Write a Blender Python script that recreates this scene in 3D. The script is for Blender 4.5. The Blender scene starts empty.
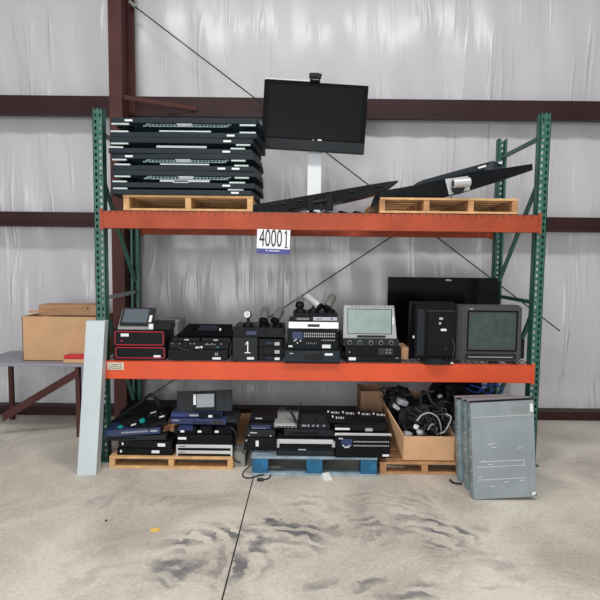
import bpy, bmesh, math, random
from mathutils import Vector, Matrix, Euler
random.seed(7)
SC = bpy.context.scene
COL = SC.collection
PI = math.pi
R = math.radians
# ------------------------------------------------------------------ camera
F = 525.0
CAMH = 1.67
PITCH, ROLL = R(4.4), R(0.6)
CAMR = (Matrix.Rotation(PI/2 - PITCH, 3, 'X') @ Matrix.Rotation(ROLL, 3, 'Z'))
CAMP = Vector((0, 0, CAMH))
cam = bpy.data.cameras.new('camera'); camo = bpy.data.objects.new('camera', cam); COL.objects.link(camo)
cam.sensor_fit = 'HORIZONTAL'; cam.sensor_width = 36; cam.lens = 36*F/600; cam.clip_end = 100
camo.matrix_world = Matrix.Translation(CAMP) @ CAMR.to_4x4()
SC.camera = camo
def ray(px, py): return CAMR @ Vector(((px-300)/F, (300-py)/F, -1))
def at(px, py, Y):
    d = ray(px, py); return CAMP + d*(Y/d.y)
def ground(px, py, z=0.0):
    d = ray(px, py); return CAMP + d*((z-CAMH)/d.z)

# ------------------------------------------------------------------ materials
def mat(name, col, rough=.6, metal=0, noise=0, nscale=8, bump=0, bscale=40, spec=.5, coat=0, emit=None):
    m = bpy.data.materials.new(name); m.use_nodes = True
    nt = m.node_tree; b = nt.nodes['Principled BSDF']
    b.inputs['Base Color'].default_value = (*col, 1); b.inputs['Roughness'].default_value = rough
    b.inputs['Metallic'].default_value = metal; b.inputs['Specular IOR Level'].default_value = spec
    b.inputs['Coat Weight'].default_value = coat
    tc = nt.nodes.new('ShaderNodeTexCoord')
    if noise:
        n = nt.nodes.new('ShaderNodeTexNoise'); n.inputs['Scale'].default_value = nscale; n.inputs['Detail'].default_value = 6
        nt.links.new(tc.outputs['Object'], n.inputs['Vector'])
        r = nt.nodes.new('ShaderNodeValToRGB')
        r.color_ramp.elements[0].position = .3; r.color_ramp.elements[1].position = .7
        r.color_ramp.elements[0].color = (*[max(0, c*(1-noise)) for c in col], 1)
        r.color_ramp.elements[1].color = (*[min(1, c*(1+noise)) for c in col], 1)
        nt.links.new(n.outputs['Fac'], r.inputs['Fac']); nt.links.new(r.outputs['Color'], b.inputs['Base Color'])
    if bump:
        n = nt.nodes.new('ShaderNodeTexNoise'); n.inputs['Scale'].default_value = bscale
        nt.links.new(tc.outputs['Object'], n.inputs['Vector'])
        bp = nt.nodes.new('ShaderNodeBump'); bp.inputs['Strength'].default_value = bump; bp.inputs['Distance'].default_value = .01
        nt.links.new(n.outputs['Fac'], bp.inputs['Height']); nt.links.new(bp.outputs['Normal'], b.inputs['Normal'])
    return m
M = {}
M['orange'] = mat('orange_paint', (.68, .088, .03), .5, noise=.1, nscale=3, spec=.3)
M['orange_up'] = mat('shaded_orange_paint', (.37, .062, .024), .55, noise=.2, nscale=4, spec=.3)  # upper beams: their weaker light is painted in as a darker orange
M['green'] = mat('green_paint', (.028, .115, .088), .45, noise=.2, nscale=20)
M['grey_metal'] = mat('galvanised_bar', (.33, .36, .35), .45, .4, noise=.2)
M['redsteel'] = mat('oxide_red_steel', (.075, .026, .022), .6, noise=.2, nscale=3, spec=.25)
M['redsteel2'] = mat('oxide_red_girt', (.035, .012, .012), .5, noise=.2, nscale=2, spec=.25)
M['wood'] = mat('pallet_pine', (.62, .37, .17), .75, noise=.25, nscale=9, bump=.2)
M['wood2'] = mat('pallet_worn_pine', (.46, .24, .11), .8, noise=.3, nscale=9, bump=.2)
M['greywood'] = mat('weathered_pallet_wood', (.28, .27, .25), .85, noise=.3, nscale=9, bump=.2)
M['bluewood'] = mat('blue_painted_wood', (.012, .12, .24), .7, noise=.35, nscale=14, bump=.2)
M['palewood'] = mat('faded_blue_wood', (.27, .36, .42), .8, noise=.35, nscale=10, bump=.2)
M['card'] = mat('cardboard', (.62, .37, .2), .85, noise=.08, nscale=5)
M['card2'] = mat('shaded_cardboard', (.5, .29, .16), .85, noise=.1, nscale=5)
M['black'] = mat('black_plastic', (.004, .0045, .006), .42, noise=.2, spec=.14)
M['blackm'] = mat('black_powder_coat', (.006, .007, .009), .5, noise=.25, nscale=12, spec=.15)
M['char'] = mat('charcoal_plastic', (.017, .020, .023), .55, noise=.15, spec=.2)
M['slate'] = mat('slate_plastic', (.014, .022, .028), .5, noise=.2, nscale=6, spec=.2)
M['hump'] = mat('dark_teal_plastic', (.014, .028, .035), .5, noise=.2, spec=.25)
M['bglass'] = mat('black_screen_glass', (.002, .002, .003), .16, spec=.3)
M['tvglass'] = mat('tv_screen_glass', (.003, .004, .004), .2, spec=.35)
M['gloss'] = mat('gloss_black', (.003, .003, .004), .14, spec=.3)
M['lcd'] = mat('unlit_lcd_grey', (.10, .12, .135), .2)
M['lcd2'] = mat('unlit_lcd_silver', (.27, .34, .325), .25, noise=.1, nscale=12)
M['lcd3'] = mat('dark_lcd', (.02, .024, .035), .15)
M['crt'] = mat('crt_glass', (.05, .075, .066), .12, noise=.25, nscale=14)
M['crtbody'] = mat('crt_grey_plastic', (.06, .062, .066), .55, noise=.1, spec=.3)
M['silver'] = mat('silver_plastic', (.55, .56, .57), .35, .3, noise=.06)
M['frame'] = mat('grey_monitor_plastic', (.36, .38, .37), .45)
M['alum'] = mat('brushed_aluminium', (.62, .63, .63), .35, .6, noise=.08)
M['white'] = mat('white_sticker', (.8, .8, .8), .6)
M['strip'] = mat('pale_foam_strip', (.52, .6, .59), .6, noise=.1)
M['plate'] = mat('grey_bracket_steel', (.42, .42, .46), .45, .3)
M['rail'] = mat('galvanised_rail', (.17, .24, .24), .45, .4, noise=.3, nscale=30)
M['whitepaint'] = mat('white_powder_coat', (.78, .8, .82), .45)
M['lean'] = mat('pale_grey_painted_steel', (.52, .58, .6), .4, noise=.06, nscale=3)
M['red'] = mat('red_trim', (.6, .02, .04), .45)
M['blue'] = mat('navy_blue_metal', (.012, .026, .1), .45, noise=.25)
M['bluelab'] = mat('blue_label', (.045, .05, .24), .5)
M['teal'] = mat('teal_knob', (.0, .26, .24), .4)
M['grey'] = mat('grey_metal_side', (.3, .3, .29), .5, .2, noise=.1)
M['case'] = mat('zinc_plated_steel', (.30, .34, .36), .45, .25, noise=.1, nscale=5)
M['caseside'] = mat('zinc_plated_steel_side', (.27, .36, .39), .42, .3, noise=.25, nscale=10)
M['caseline'] = mat('pale_seam', (.6, .62, .62), .4, .1)
M['ink'] = mat('black_ink', (.015, .015, .02), .6)
M['camg'] = mat('camera_grey', (.17, .165, .155), .4, .2)
M['paper'] = mat('paper', (.75, .74, .7), .8)
M['yellow'] = mat('yellow_paper', (.75, .5, .1), .7)
M['cable'] = mat('black_cable', (.012, .012, .013), .5)
M['cablew'] = mat('grey_white_cable', (.42, .42, .42), .5)
M['cableb'] = mat('blue_cable', (.02, .08, .42), .45)
M['glassclear'] = mat('lens_glass', (.01, .01, .015), .08)
M['pallab'] = mat('cream_label', (.62, .56, .44), .6, noise=.3, nscale=60)
M['lite'] = mat('light_grey_plastic', (.42, .43, .45), .5)
M['wire'] = mat('dull_wire_deck', (.09, .04, .035), .5, .3)
M['card3'] = mat('shaded_brown_cardboard', (.3, .17, .1), .85, noise=.15, nscale=5)  # brown carton behind the mixing desk, shade there put into its colour
M['sheet'] = mat('grey_table_top', (.28, .28, .33), .5)

# ------------------------------------------------------------------ mesh building
class MB:
    def __init__(s): s.bm = bmesh.new()
    def box(s, x0, y0, z0, x1, y1, z1, bev=0, mtx=None, seg=2):
        if x1 < x0: x0, x1 = x1, x0
        if y1 < y0: y0, y1 = y1, y0
        if z1 < z0: z0, z1 = z1, z0
        r = bmesh.ops.create_cube(s.bm, size=1)['verts']
        for v in r:
            v.co = Vector(((x0+x1)/2 + v.co.x*(x1-x0), (y0+y1)/2 + v.co.y*(y1-y0), (z0+z1)/2 + v.co.z*(z1-z0)))
        if bev:
            es = {e for v in r for e in v.link_edges}
            g = bmesh.ops.bevel(s.bm, geom=list(es), offset=bev, segments=seg, affect='EDGES', profile=.5)
            r = list({v for f in g['faces'] for v in f.verts} | {v for v in r if v.is_valid})
        if mtx:
            for v in r: v.co = mtx @ v.co
        return s
    def prism(s, pts, a, b, axis='y', bev=0):
        """pts: 2-D outline; extruded from a to b along axis"""
        def mk(p, t):
            if axis == 'y': return (p[0], t, p[1])
            if axis == 'x': return (t, p[0], p[1])
            return (p[0], p[1], t)
        v0 = [s.bm.verts.new(mk(p, a)) for p in pts]; v1 = [s.bm.verts.new(mk(p, b)) for p in pts]
        fs = [s.bm.faces.new(v0), s.bm.faces.new(v1[::-1])]
        n = len(pts)
        for i in range(n): fs.append(s.bm.faces.new((v0[i], v1[i], v1[(i+1) % n], v0[(i+1) % n])))
        if bev:
            es = {e for f in fs for e in f.edges}
            bmesh.ops.bevel(s.bm, geom=list(es), offset=bev, segments=2, affect='EDGES', profile=.5)
        return s
    def loft(s, rings, caps=True):
        """list of rings (equal lengths) of 3-D points"""
        vs = [[s.bm.verts.new(p) for p in r] for r in rings]
        n = len(rings[0])
        for a, b in zip(vs, vs[1:]):
            for i in range(n): s.bm.faces.new((a[i], a[(i+1) % n], b[(i+1) % n], b[i]))
        if caps: s.bm.faces.new(vs[0][::-1]); s.bm.faces.new(vs[-1])
        return s
    def cyl(s, p0, p1, r0, r1=None, n=16):
        r1 = r0 if r1 is None else r1
        p0, p1 = Vector(p0), Vector(p1); d = (p1-p0).normalized()
        u = d.orthogonal().normalized(); w = d.cross(u)
        rings = [[p + (u*math.cos(2*PI*i/n) + w*math.sin(2*PI*i/n))*r for i in range(n)] for p, r in ((p0, r0), (p1, r1))]
        return s.loft(rings)
    def lathe(s, p0, d, prof, n=18):
        """prof: (t, r) along direction d from p0"""
        p0, d = Vector(p0), Vector(d).normalized(); u = d.orthogonal().normalized(); w = d.cross(u)
        return s.loft([[p0 + d*t + (u*math.cos(2*PI*i/n) + w*math.sin(2*PI*i/n))*r for i in range(n)] for t, r in prof])
    def tube(s, pts, r, n=6, sub=6):
        P = [Vector(p) for p in pts]
        if sub > 1 and len(P) > 2:
            Q = []
            for i in range(len(P)-1):
                a, b, c, d = P[max(i-1, 0)], P[i], P[i+1], P[min(i+2, len(P)-1)]
                for k in range(sub):
                    t = k/sub
                    Q.append(.5*((2*b) + (c-a)*t + (2*a-5*b+4*c-d)*t*t + (3*b-a-3*c+d)*t**3))
            P = Q + [P[-1]]
        rings = []; u = None
        for i, p in enumerate(P):
            d = (P[min(i+1, len(P)-1)] - P[max(i-1, 0)])
            if d.length < 1e-6: d = Vector((0, 0, 1))
            d.normalize()
            if u is None: u = d.orthogonal().normalized()
            u = (u - d*u.dot(d)); u = u.normalized() if u.length > 1e-4 else d.orthogonal().normalized()
            w = d.cross(u)
            rings.append([p + (u*math.cos(2*PI*k/n) + w*math.sin(2*PI*k/n))*r for k in range(n)])
        return s.loft(rings)
    def build(s, name, m, parent=None, smooth=False):
        bmesh.ops.recalc_face_normals(s.bm, faces=s.bm.faces)
        me = bpy.data.meshes.new(name); s.bm.to_mesh(me); s.bm.free()
        if isinstance(m, str): m = M[m]
        me.materials.append(m)
        if smooth:
            for p in me.polygons: p.use_smooth = True
            try: me.set_sharp_from_angle(angle=R(35))
            except Exception: pass
        o = bpy.data.objects.new(name, me); COL.objects.link(o)
        if parent: o.parent = parent
        return o
def tag(o, label=None, cat=None, group=None, kind=None):
    if label: o['label'] = label
    if cat: o['category'] = cat
    if group: o['group'] = group
    if kind: o['kind'] = kind
    return o
def thing(name, label, cat, loc=(0, 0, 0), rot=(0, 0, 0), group=None):
    o = bpy.data.objects.new(name, None); COL.objects.link(o); o.empty_display_size = .05
    o.location = loc; o.rotation_euler = rot
    return tag(o, label, cat, group)
def text_mesh(name, body, size, m, parent, loc, rot=(PI/2, 0, 0), sx=1, ext=.001):
    c = bpy.data.curves.new(name, 'FONT'); c.body = body; c.size = size; c.extrude = ext; c.align_x = 'CENTER'; c.align_y = 'CENTER'
    t = bpy.data.objects.new('tmp', c); COL.objects.link(t)
    dg = bpy.context.evaluated_depsgraph_get(); me = bpy.data.meshes.new_from_object(t.evaluated_get(dg))
    bpy.data.objects.remove(t); me.name = name
    me.materials.clear(); me.materials.append(M[m])
    o = bpy.data.objects.new(name, me); COL.objects.link(o); o.parent = parent; o.location = loc; o.rotation_euler = rot; o.scale = (sx, 1, 1)
    return o

# ------------------------------------------------------------------ fixed distances
YF, YB = 4.2, 5.15           # rack front / back planes
XL, XR = -1.60, 1.91         # rack frames
ZUP = at(300, 213.5, YF).z; ZMID = at(300, 361.5, YF).z-.004
YW = 5.45                    # face of the girts
# ------------------------------------------------------------------ setting: floor, wall, steel
def floor_mat():
    m = bpy.data.materials.new('concrete_floor'); m.use_nodes = True; nt = m.node_tree; b = nt.nodes['Principled BSDF']
    N = nt.nodes.new; L = nt.links.new
    tc = N('ShaderNodeTexCoord')
    n1 = N('ShaderNodeTexNoise'); n1.inputs['Scale'].default_value = 1.3; n1.inputs['Detail'].default_value = 8; n1.inputs['Roughness'].default_value = .62
    n1.inputs['Distortion'].default_value = .6
    L(tc.outputs['Object'], n1.inputs['Vector'])
    r1 = N('ShaderNodeValToRGB'); e = r1.color_ramp.elements
    e[0].position = .36; e[0].color = (.43, .39, .335, 1); e[1].position = .62; e[1].color = (.68, .63, .545, 1)
    L(n1.outputs['Fac'], r1.inputs['Fac'])
    n2 = N('ShaderNodeTexNoise'); n2.inputs['Scale'].default_value = 45; n2.inputs['Detail'].default_value = 5
    L(tc.outputs['Object'], n2.inputs['Vector'])
    mx = N('ShaderNodeMix'); mx.data_type = 'RGBA'; mx.blend_type = 'OVERLAY'; mx.inputs[0].default_value = .35
    L(r1.outputs['Color'], mx.inputs[6]); L(n2.outputs['Fac'], mx.inputs[7])
    cur = mx.outputs[2]
    # scuffed tyre tracks: rubber bands bent round the places where the lift truck turned
    spots = [(ground(216, 550), .34, .3, .26, 0, .95), (ground(190, 572), .2, .2, .3, 1, .6), (ground(285, 535), .26, .24, .32, 1.3, 1), (ground(365, 525), .26, .22, .3, 2.4, .7), (ground(432, 530), .3, .22, .3, .8, 1),
             (ground(375, 590), .36, .1, .22, 4, .8), (ground(390, 500), .4, .14, .4, 5.1, .4), (ground(150, 500), .5, .1, .3, 3, .25), (ground(130, 560), .4, .3, .2, 2, .22), (ground(480, 570), .25, .2, .3, 2, .3), (ground(310, 505), .3, .14, .3, 5, .4)]
    wob = N('ShaderNodeTexNoise'); wob.inputs['Scale'].default_value = 4.2; wob.inputs['Detail'].default_value = 7; wob.inputs['Roughness'].default_value = .6; L(tc.outputs['Object'], wob.inputs['Vector'])
    sc = N('ShaderNodeVectorMath'); sc.operation = 'SCALE'; sc.inputs[3].default_value = .34; L(wob.outputs['Color'], sc.inputs[0])
    ad = N('ShaderNodeVectorMath'); L(tc.outputs['Object'], ad.inputs[0]); L(sc.outputs[0], ad.inputs[1])
    br = N('ShaderNodeTexNoise'); br.inputs['Scale'].default_value = 5; br.inputs['Detail'].default_value = 7; L(tc.outputs['Object'], br.inputs['Vector'])
    brr = N('ShaderNodeMapRange'); brr.inputs[1].default_value = .38; brr.inputs[2].default_value = .6; L(br.outputs['Fac'], brr.inputs[0])
    for p, rx, ry, sc_, ph, st in spots:
        mp = N('ShaderNodeMapping'); mp.inputs['Location'].default_value = (-p.x/rx-.17/rx, -p.y/ry-.17/ry, 0); mp.inputs['Scale'].default_value = (1/rx, 1/ry, 0)
        L(ad.outputs[0], mp.inputs['Vector'])
        ln = N('ShaderNodeVectorMath'); ln.operation = 'LENGTH'; L(mp.outputs[0], ln.inputs[0])
        mk = N('ShaderNodeMapRange'); mk.inputs[1].default_value = 1.15; mk.inputs[2].default_value = .75; L(ln.outputs['Value'], mk.inputs[0])
        mp2 = N('ShaderNodeMapping'); mp2.inputs['Location'].default_value = (-p.x-.17+.25*math.cos(ph), -p.y-.17+.28*abs(math.sin(ph))+.1, 0); L(ad.outputs[0], mp2.inputs['Vector'])
        w = N('ShaderNodeTexWave'); w.wave_type = 'RINGS'; w.rings_direction = 'Z'; w.inputs['Scale'].default_value = sc_*10; w.inputs['Distortion'].default_value = 1.5
        w.inputs['Detail'].default_value = 1; w.inputs['Phase Offset'].default_value = ph; L(mp2.outputs[0], w.inputs['Vector'])
        wr = N('ShaderNodeMapRange'); wr.inputs[1].default_value = .35; wr.inputs[2].default_value = .6; L(w.outputs['Fac'], wr.inputs[0])
        a = N('ShaderNodeMath'); a.operation = 'MULTIPLY'; L(mk.outputs[0], a.inputs[0]); L(wr.outputs[0], a.inputs[1])
        a2 = N('ShaderNodeMath'); a2.operation = 'MULTIPLY'; L(a.outputs[0], a2.inputs[0]); L(brr.outputs[0], a2.inputs[1])
        a3 = N('ShaderNodeMath'); a3.operation = 'MULTIPLY'; a3.inputs[1].default_value = st; L(a2.outputs[0], a3.inputs[0])
        q = N('ShaderNodeMix'); q.data_type = 'RGBA'; q.inputs[7].default_value = (.15, .15, .16, 1)
        L(a3.outputs[0], q.inputs[0]); L(cur, q.inputs[6]); cur = q.outputs[2]
    L(cur, b.inputs['Base Color']); b.inputs['Roughness'].default_value = .62
    bp = N('ShaderNodeBump'); bp.inputs['Strength'].default_value = .12; bp.inputs['Distance'].default_value = .01
    L(n2.outputs['Fac'], bp.inputs['Height']); L(bp.outputs['Normal'], b.inputs['Normal'])
    return m
fl = MB().box(-6, -5, -.1, 6, 6.2, 0).build('floor', floor_mat()); tag(fl, kind='structure')
# saw-cut joint in the slab: a shallow dark strip, running towards the wall
a, b_ = ground(222, 600), ground(254, 475); dd = (b_-a)
j = MB()
def strip(p, q, w):
    n = Vector((q.y-p.y, -(q.x-p.x), 0)).normalized()*w/2
    j.loft([[p-n, p+n, p+n+Vector((0, 0, .001)), p-n+Vector((0, 0, .001))], [q-n, q+n, q+n+Vector((0, 0, .001)), q-n+Vector((0, 0, .001))]])
a0 = a - dd*2.2; b0 = b_ + dd*.75; a0.z = b0.z = .0002
strip(a0, b0, .008)
tag(j.build('trim_1', 'ink'), kind='structure')

def wall_mat():
    m = bpy.data.materials.new('white_vinyl_insulation'); m.use_nodes = True; nt = m.node_tree; b = nt.nodes['Principled BSDF']
    N = nt.nodes.new; L = nt.links.new
    tc = N('ShaderNodeTexCoord')
    def chan(rot, scl, det, dist, s0):
        mp = N('ShaderNodeMapping'); mp.inputs['Rotation'].default_value = (0, R(rot), 0); mp.inputs['Scale'].default_value = scl
        L(tc.outputs['Object'], mp.inputs['Vector'])
        n = N('ShaderNodeTexNoise'); n.inputs['Scale'].default_value = s0; n.inputs['Detail'].default_value = det; n.inputs['Distortion'].default_value = dist
        L(mp.outputs[0], n.inputs['Vector']); return n.outputs['Fac']
    def ridge(v, lo, hi):
        r = N('ShaderNodeMapRange'); r.interpolation_type = 'SMOOTHSTEP'; r.inputs[1].default_value = lo; r.inputs[2].default_value = hi; L(v, r.inputs[0]); return r.outputs[0]
    a = ridge(chan(3, (5.5, 1, .55), 2, .6, 1.5), .5, .8); c = ridge(chan(-28, (4, 1, .5), 2, 1.0, 1.5), .5, .85); d = chan(0, (1, 1, .7), 1, .4, .8)
    where = ridge(chan(0, (.7, 1, .9), 1, .3, 1.3), .42, .6)
    m0 = N('ShaderNodeMath'); m0.operation = 'MULTIPLY'; L(a, m0.inputs[0]); L(where, m0.inputs[1])
    m1 = N('ShaderNodeMath'); m1.operation = 'MULTIPLY_ADD'; m1.inputs[1].default_value = .35; L(c, m1.inputs[0]); L(m0.outputs[0], m1.inputs[2])
    m2 = N('ShaderNodeMath'); m2.operation = 'MULTIPLY_ADD'; m2.inputs[1].default_value = 1.5; L(d, m2.inputs[0]); L(m1.outputs[0], m2.inputs[2])
    bp = N('ShaderNodeBump'); bp.inputs['Strength'].default_value = 1; bp.inputs['Distance'].default_value = .017
    L(m2.outputs[0], bp.inputs['Height']); L(bp.outputs['Normal'], b.inputs['Normal'])
    b.inputs['Base Color'].default_value = (.56, .55, .57, 1); b.inputs['Roughness'].default_value = .3
    b.inputs['Specular IOR Level'].default_value = .6
    return m
# the insulation sags between the girts: a gently billowing sheet
NX, NZ = 200, 120; w = MB(); g = []
def sag(x, z):
    s = abs(math.sin(PI*(z-.35)/1.45)) * .05
    s += .012*math.sin(x*7.1+math.sin(z*2.3)*1.5) * abs(math.sin(PI*z/1.45)) + .008*math.sin(x*17+z*3.1)
    return s
for i in range(NX+1):
    g.append([])
    for k in range(NZ+1):
        x = -6+12*i/NX; z = 5.0*k/NZ
        g[i].append(w.bm.verts.new((x, 5.62-sag(x, z), z)))
for i in range(NX):
    for k in range(NZ): w.bm.faces.new((g[i][k], g[i+1][k], g[i+1][k+1], g[i][k+1]))
bk = [w.bm.verts.new(p) for p in ((-6, 5.75, 0), (6, 5.75, 0), (6, 5.75, 5), (-6, 5.75, 5))]
w.bm.faces.new(bk)
tag(w.build('wall_back', wall_mat(), smooth=True), kind='structure')
# horizontal girts (Z sections) and the base channel
def girt(name, ptop, pbot, x0, x1, cx=250):
    z1 = at(cx, ptop, YW).z; z0 = at(cx, pbot, YW).z
    m = MB(); m.box(x0, YW, z1-.012, x1, YW+.14, z1); m.box(x0, YW+.0, z0, x1, YW+.02, z1-.012)
    m.box(x0, YW-.05, z0-.01, x1, YW+.02, z0); m.box(x0, YW-.05, z0, x1, YW-.043, z0+.02)
    return tag(m.build(name, 'redsteel2'), kind='structure')
XC0 = at(109, 50, 5.08).x; XC1 = at(122, 50, 5.08).x
girt('trim_2', 97.5, 117, XC1-.05, 6); girt('trim_3', 97.5, 117, -6, XC0+.03)
girt('trim_4', 214, 228, -6, 6)
girt('trim_5', 408.5, 421, -6, 6)
# red column (I section) in front of the wall
xc = (XC0+XC1)/2; c = MB()
c.box(XC0, 5.06, 0, XC1, 5.075, 5, .002); c.box(xc-.006, 5.075, 0, xc+.006, 5.42, 5); c.box(XC0-.01, 5.42, 0, XC1+.012, 5.44, 5)
c.box(XC0, 5.058, 2.95, XC1, 5.062, 2.953)
tag(c.build('trim_6', 'redsteel'), kind='structure')
# diagonal flange brace from column to girt
c = MB(); p0 = at(124, 97, 5.09); p1 = at(197, 108.5, 5.42); n = Vector((0, 0, .02))
c.loft([[p0-n, p0+n, p0+n+Vector((.0, .012, 0)), p0-n+Vector((0, .012, 0))], [p1-n*1.1, p1+n, p1+n+Vector((0, .012, 0)), p1-n*1.1+Vector((0, .012, 0))]])
tag(c.build('trim_7', 'redsteel'), kind='structure')
# crossed bracing cables on the wall
def brace(name, A, B, Y=5.35):
    p, q = at(*A, Y), at(*B, Y)
    d = q-p; p = p - d*0.0
    m = MB().tube([p, q], .006, 6, 1)
    return tag(m.build(name, 'char'), kind='structure')
brace('trim_8', (131.5, 4), (560, 331)); brace('trim_9', (60, 455), (452, 197))
m = MB(); p = at(131.5, 4, 5.36); m.cyl(p+Vector((-.02, 0, .02)), p+Vector((.04, 0, -.03)), .018); m.build('trim_10', 'grey_metal')['kind'] = 'structure'

# ------------------------------------------------------------------ pallet rack
def post(y0, parent, sgn, x):
    """perforated steel channel, open to the inside"""
    W, D, T = .082, .07, .004; H = at(100, 108, YF).z; P = .0508
    m = MB(); yf = y0 if sgn > 0 else y0-T
    hx = [(-.026, -.010), (.010, .026)]
    edges = [-W/2, hx[0][0], hx[0][1], hx[1][0], hx[1][1], W/2]
    for i in (0, 2, 4): m.box(x+edges[i], yf, 0, x+edges[i+1], yf+T, H)
    n = int(H/P)
    for i in (1, 3):
        for k in range(n+1):
            z0 = k*P; z1 = min(z0+P*.5, H)
            if z1 > z0: m.box(x+edges[i], yf, z0, x+edges[i+1], yf+T, z1)
    for sx in (-1, 1):
        xx = x + sx*(W/2-T/2)
        m.box(xx-T/2, y0, 0, xx+T/2, y0+sgn*D, H); m.box(xx-T/2, y0+sgn*(D-T), 0, xx+T/2-sx*.02, y0+sgn*D, H)
    o = m.build('post', 'green', parent)
    MB().box(x-.06, y0+sgn*D-sgn*.1, 0, x+.06, y0+sgn*D, .006).build('foot_plate', 'green', o)
    return o
def bar(name, p, q, w, t, m, parent):
    p, q = Vector(p), Vector(q); d = (q-p).normalized(); u = Vector((1, 0, 0)); v = d.cross(u).normalized()
    mb = MB(); c = [u*w/2+v*t/2, -u*w/2+v*t/2, -u*w/2-v*t/2, u*w/2-v*t/2]
    mb.loft([[p+k for k in c], [q+k for k in c]]); return mb.build(name, m, parent)
def frame(x, label, gm):
    t = thing('rack_upright_frame', label, 'rack upright', (x, YF+.004, 0), group=None)
    post(0, t, 1, 0); post(YB-YF-.008, t, -1, 0)
    hs = [.15, .77, 1.42, 2.02, 2.66]
    for h in (.15, 1.34, 2.66): bar('horizontal_brace', (0, .07, h), (0, YB-YF-.08, h), .03, .03, gm, t)
    yb = YB-YF-.08
    for z0, z1 in ((.2, 1.28), (1.45, 2.33)):
        bar('diagonal_brace', (0, .07, z1), (0, yb, z0), .03, .025, 'green', t)
    return t
frame(XL, 'green perforated steel rack upright frame on the left, pale leaning channel propped on it', 'grey_metal')
frame(XR, 'green perforated steel rack upright frame at the right end of the shelves', 'green')
def beam(z, hgt, y0, y1, m, label, grp):
    t = thing('rack_beam', label, 'rack beam', ((XL+XR)/2, (y0+y1)/2, z-hgt)); L = (XR-XL)/2-.047
    d = (y1-y0)/2
    b = MB()
    b.prism([(-d, 0), (d, 0), (d, hgt), (-d*.2, hgt), (-d*.2, hgt-.03), (-d, hgt-.03)] if False else [(-d, 0), (d, 0), (d, hgt), (-d, hgt)], -L, L, 'x', .004)
    b.build('beam', m, t)
    s = -1 if y0 < 4.5 else 1
    for sx in (-1, 1):
        e = MB(); x0 = sx*(L-.0); e.box(x0-.004*sx, -d-.006, -.01, x0+.02*sx, -d+.0 if s < 0 else d+.006, hgt+.02, .002)
        e.build('end_connector', m, t)
    return t
HB_UP = at(300, 213.5, YF).z-at(300, 230.5, YF).z; HB_MID = at(300, 361.5, YF).z-at(300, 378.8, YF).z
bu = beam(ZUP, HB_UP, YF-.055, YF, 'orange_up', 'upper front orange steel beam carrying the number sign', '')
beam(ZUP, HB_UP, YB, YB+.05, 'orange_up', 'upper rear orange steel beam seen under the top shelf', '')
bmid = beam(ZMID, HB_MID, YF-.055, YF, 'orange', 'lower front orange steel beam below the row of electronics', '')
beam(ZMID, HB_MID, YB, YB+.05, 'orange', 'lower rear orange steel beam behind the televisions', '')
lp = at(115.5, 364, YF-.06)
o = MB().box(-.065, -.002, -.03, .065, 0, .03).build('capacity_label', 'pallab', bmid); o.location = (lp.x-(XL+XR)/2, -.0295, .105)
e = MB(); rnd = random.Random(8)
for zz_ in (.012, -.004, -.018):
    x = -.055
    while x < .05:
        w_ = rnd.uniform(.004, .012); e.box(x, -.0028, zz_-.003, x+w_, -.002, zz_+.004); x += w_+rnd.uniform(.003, .008)
e.build('small_print', 'ink', o)
def deck(z, label, lip=True):
    t = thing('wire_deck', label, 'wire decking', ((XL+XR)/2, 0, z)); L = (XR-XL)/2-.05
    m = MB()
    n = 62
    for i in range(n+1):
        x = -L+2*L*i/n; m.box(x-.0025, YF-.05 if lip else YF-.01, 0, x+.0025, YB+.045, .005)
        if lip: m.box(x-.0025, YF-.059, -.02, x+.0025, YF-.055, .005)
    for k in range(12):
        y = YF-.005+(YB-YF+.03)*k/11; m.box(-L, y-.0025, .005, L, y+.0025, .009)
    m.build('wire_grid', 'wire', t)
    m = MB()
    for i in range(8):
        x = -L*.95+2*L*.95*i/7; m.box(x-.02, YF+.002, -.03, x+.02, YB-.002, -.001)
    m.build('support_channel', 'grey_metal', t)
    return t
deck(ZUP, 'welded wire decking on the top shelf under the pallets'); deck(ZMID, 'welded wire decking on the middle shelf under the electronics', False)
DU, DM = ZUP+.009, ZMID+.009
# number sign hung on the upper beam
sp = at(273, 241.5, YF-.065); tw = at(290.5, 241.5, YF).x-at(255.5, 241.5, YF).x
s0 = at(273, 254, YF-.065); hh = at(273, 229.5, YF-.065).z-s0.z
tw *= .93
t = thing('number_sign', 'white sign reading 40001 with a blue strip, fixed to the upper orange beam', 'sign', (s0.x, YF-.06, s0.z), (0, R(1.5), 0))
MB().box(-tw/2, -.004, 0, tw/2, 0, hh).build('sign_card', 'white', t)
MB().box(-tw/2, -.006, 0, tw/2, -.004, hh*.21).build('blue_strip', 'bluelab', t)
text_mesh('number', '4000', .19, 'ink', t, (-.022, -.005, hh*.61), sx=.48)
zn = hh*.61-.066; MB().prism([(.088, zn), (.112, zn), (.112, zn+.008), (.104, zn+.008), (.104, zn+.135), (.096, zn+.135), (.084, zn+.112), (.087, zn+.106), (.095, zn+.115), (.095, zn+.008), (.088, zn+.008)], -.0055, -.004, 'y').build('number', 'ink', t)
e = MB(); e.box(-.055, -.008, hh*.13-.004, -.045, -.006, hh*.13+.006)
for k in range(9): e.box(-.03+k*.009, -.008, hh*.12-.002, -.0235+k*.009, -.006, hh*.12+.006)
e.build('small_print', 'white', t)

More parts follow.
